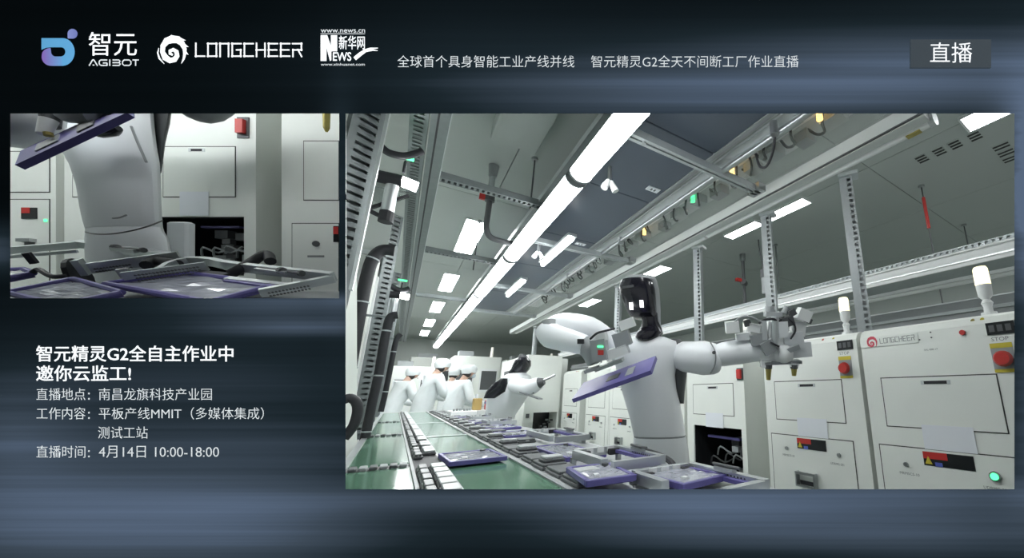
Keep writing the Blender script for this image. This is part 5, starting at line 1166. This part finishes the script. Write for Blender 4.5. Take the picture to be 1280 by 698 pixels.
# inclined shelf with jigs
TT = .5; K0 = .0079 - .92*TT
SN = Vector((0, -TT, 1)).normalized()
def sp(u, v, h=0.0):
    a, c = (u-PX)/FPX, -(v-PY)/FPX; s = (K0+h*math.sqrt(1+TT*TT))/(c-TT); return Vector((a*s, s, c*s))
def szz(y): return K0+y*TT
t = bthing('inclined_bench', 'inclined bench top carrying the close-up jig frames', 'table', (-1.9, 1.0, BZ0))
m = MB(); P = [(-3.2, .80), (ru(424,.80), .80), (ru(424,1.04), 1.04), (-3.2, 1.04)]; m.rings([[(x, y, szz(y)-.065) for x, y in P], [(x, y, szz(y)-.040) for x, y in P]]); bb(m, 'bench_top', M_mgrey, t)
for x, y in ((-2.9, .85), (-1.0, .85), (-2.9, 1.02), (-1.2, 1.02)): bb(plan(MB(), F4(x-.02, x+.02, y-.02, y+.02), BZ0, szz(y)-.05), 'leg', M_alu, t)
def sbar(t, name, p0, p1, w_, h, m, h0=0.0):
    q = MB(); bar(q, sp(*p0, h0), sp(*p1, h0), w_, h, SN); return bb(q, name, m, t)
def holes(t, p0, p1, rows, n, h0, r=.0022):
    for k in range(n):
        for q in range(rows):
            f = (k+.5)/n; a = sp(p0[0]+(p1[0]-p0[0])*f, p0[1]+(p1[1]-p0[1])*f, h0) + SN*(-.008*q)
            m = MB(); m.cyl(a, a+Vector((.002,-.004,.0)), r, n=6); bb(m, 'hole', M_dgrey, t)
t = bthing('jig_frame', 'aluminium jig frame in front of the close-up torso', 'jig', sp(105, 330))
sbar(t, 'rear_bar', (4,318), (104,309.5), .018, .022, M_alu); sbar(t, 'right_bar', (101,309), (222,326), .018, .024, M_alu); sbar(t, 'side_lip', (4,324), (98,316), .006, .010, M_alu)
sbar(t, 'front_bar', (107,343), (228,326), .012, .030, M_alu); holes(t, (118,337), (165,331), 2, 12, .018); sbar(t, 'end_plate', (106,345), (113,342), .014, .045, M_galv)
sbar(t, 'hook', (39,330), (48,329), .012, .035, M_dark, -.01); m = MB(); m.cyl(sp(95,345,-.01), sp(102,344,-.01), .05, n=18); bb(m, 'round_pad', M_dark, t)
m = MB(); m.cyl(sp(144,310,.030), sp(180,313,.030), .004, n=8); m.cyl(sp(142,309,.030), sp(147,309.6,.030), .009, n=8); m.cyl(sp(178,312.6,.030), sp(180,313,.030), .008, n=8); bb(m, 'clamp_rod', M_dgrey, t); sbar(t, 'clamp_base', (142,313), (172,316), .012, .010, M_steel, .022)
t = bthing('jig_frame', 'aluminium jig frame with rounded corner in the lower window', 'jig', sp(320, 350))
pts = [(206,344),(214,338),(226,333.5),(240,331),(256,331),(270,332.5),(284,336)]
for k in range(6): sbar(t, 'corner_segment', pts[k], pts[k+1], .014, .024, M_alu)
sbar(t, 'rear_bar', (284,336.5), (334,343), .014, .026, M_alu); sbar(t, 'rear_bar', (335,343), (419,352), .014, .026, M_alu)
sbar(t, 'front_bar', (420,352.5), (328,371), .016, .020, M_alu); holes(t, (335,367), (388,357.5), 2, 12, .012); sbar(t, 'inner_ledge', (285,350), (365,359), .014, .008, M_alu); sbar(t, 'inner_rail', (282,352), (350,361), .010, .006, M_purple)
sbar(t, 'corner_pad', (248,342), (285,345), .02, .006, M_dark); m = MB(); m.cyl(sp(322,335,.030), sp(377,342,.030), .0035, n=8); m.cyl(sp(375,341.7,.030), sp(378,342.1,.030), .008, n=8); m.cyl(sp(350,338.5,.030), sp(354,339,.030), .010, n=8); bb(m, 'clamp_rod', M_dgrey, t); sbar(t, 'clamp_base', (322,338), (360,343), .012, .008, M_steel, .024)
t = bthing('side_comb', 'perforated metal comb strip between the two close-up jigs', 'comb strip', sp(190, 345)); sbar(t, 'comb_strip', (158,352), (262,338), .008, .026, M_galv); holes(t, (168,345), (250,334), 3, 18, .020); sbar(t, 'comb_block', (152,347), (166,345), .014, .024, M_mgrey)
t = bthing('cable', 'black cable curving up behind the rounded jig corner', 'cable', sp(320,335)); m = MB(); m.tube([sp(290,342,.0), sp(304,334,.015), sp(316,327,.02), sp(327,320,.03), sp(335,319,.03), sp(338,327,.02)], .013, 10, 4); bb(m, 'cable_body', M_dark, t, True)
t = bthing('cable', 'short black hose lying behind the comb strip', 'cable', sp(205,335)); m = MB(); m.tube([sp(183,332,.01), sp(195,326,.012), sp(208,328,.012), sp(222,331,.01)], .014, 10, 3); bb(m, 'cable_body', M_dark, t, True)
def btablet(label, c4, white=False):
    """c4: four picture corners on the shelf, clockwise"""
    Q = [sp(u, v, .0) for u, v in c4]; cc = sum(Q, Vector())/4; t = bthing('cased_tablet', label, 'tablet', cc, group='purple cased tablets in the close-up bay')
    for k in range(4):
        m = MB(); m.tube([Q[k], (Q[k]+Q[(k+1)%4])/2, Q[(k+1)%4]], .0075, 8); bb(m, 'case_rim', M_purple, t, True)
    n = 10; V = []; rr = random.Random(4)
    for i in range(n):
        for j in range(n):
            a = Q[0].lerp(Q[1], i/(n-1)); b = Q[3].lerp(Q[2], i/(n-1)); V.append(a.lerp(b, j/(n-1)) + SN*rr.uniform(-.003,.002))
    m = MB(); m._add(V, [(i*n+j, (i+1)*n+j, (i+1)*n+j+1, i*n+j+1) for i in range(n-1) for j in range(n-1)]); bb(m, 'protective_film', M_white if white else M_film, t)
    m = MB(); m.rings([[q-SN*.006 for q in Q], [q-SN*.012 for q in Q]]); bb(m, 'back_plate', M_purple, t)
btablet('large purple cased tablet in front of the rounded jig', [(132,355),(236,342),(345,356),(262,378)])
btablet('purple cased tablet at the lower left of the small window', [(8,366),(92,349),(152,366),(74,382)])
btablet('purple cased tablet with white top at the left window edge', [(-30,340),(30,337),(41,342),(-10,352)], True)
m = MB(); m.tube([sp(40,341,.005), sp(48,337,.012), sp(55,341,.01), sp(66,346,.005), sp(84,345,.004)], .006, 8, 4); t = bthing('cable', 'thin black lead with clip beside the white topped tablet', 'cable', sp(50,342)); bb(m, 'cable_body', M_dark, t, True)
# added tube lamp, out of view, there only to light the bay
t = bthing('added_bay_lamp', 'unseen tube lamp added high above the close-up bay', 'lamp', (-2.0, .94, .98)); bb(plan(MB(), F4(-3.0, -1.3, .89, .99), 1.0, 1.04), 'housing', M_alu, t); m = MB(); m.cyl((-2.95, .94, .975), (-1.35, .94, .975), .019); bb(m, 'tube', M_lamp, t)
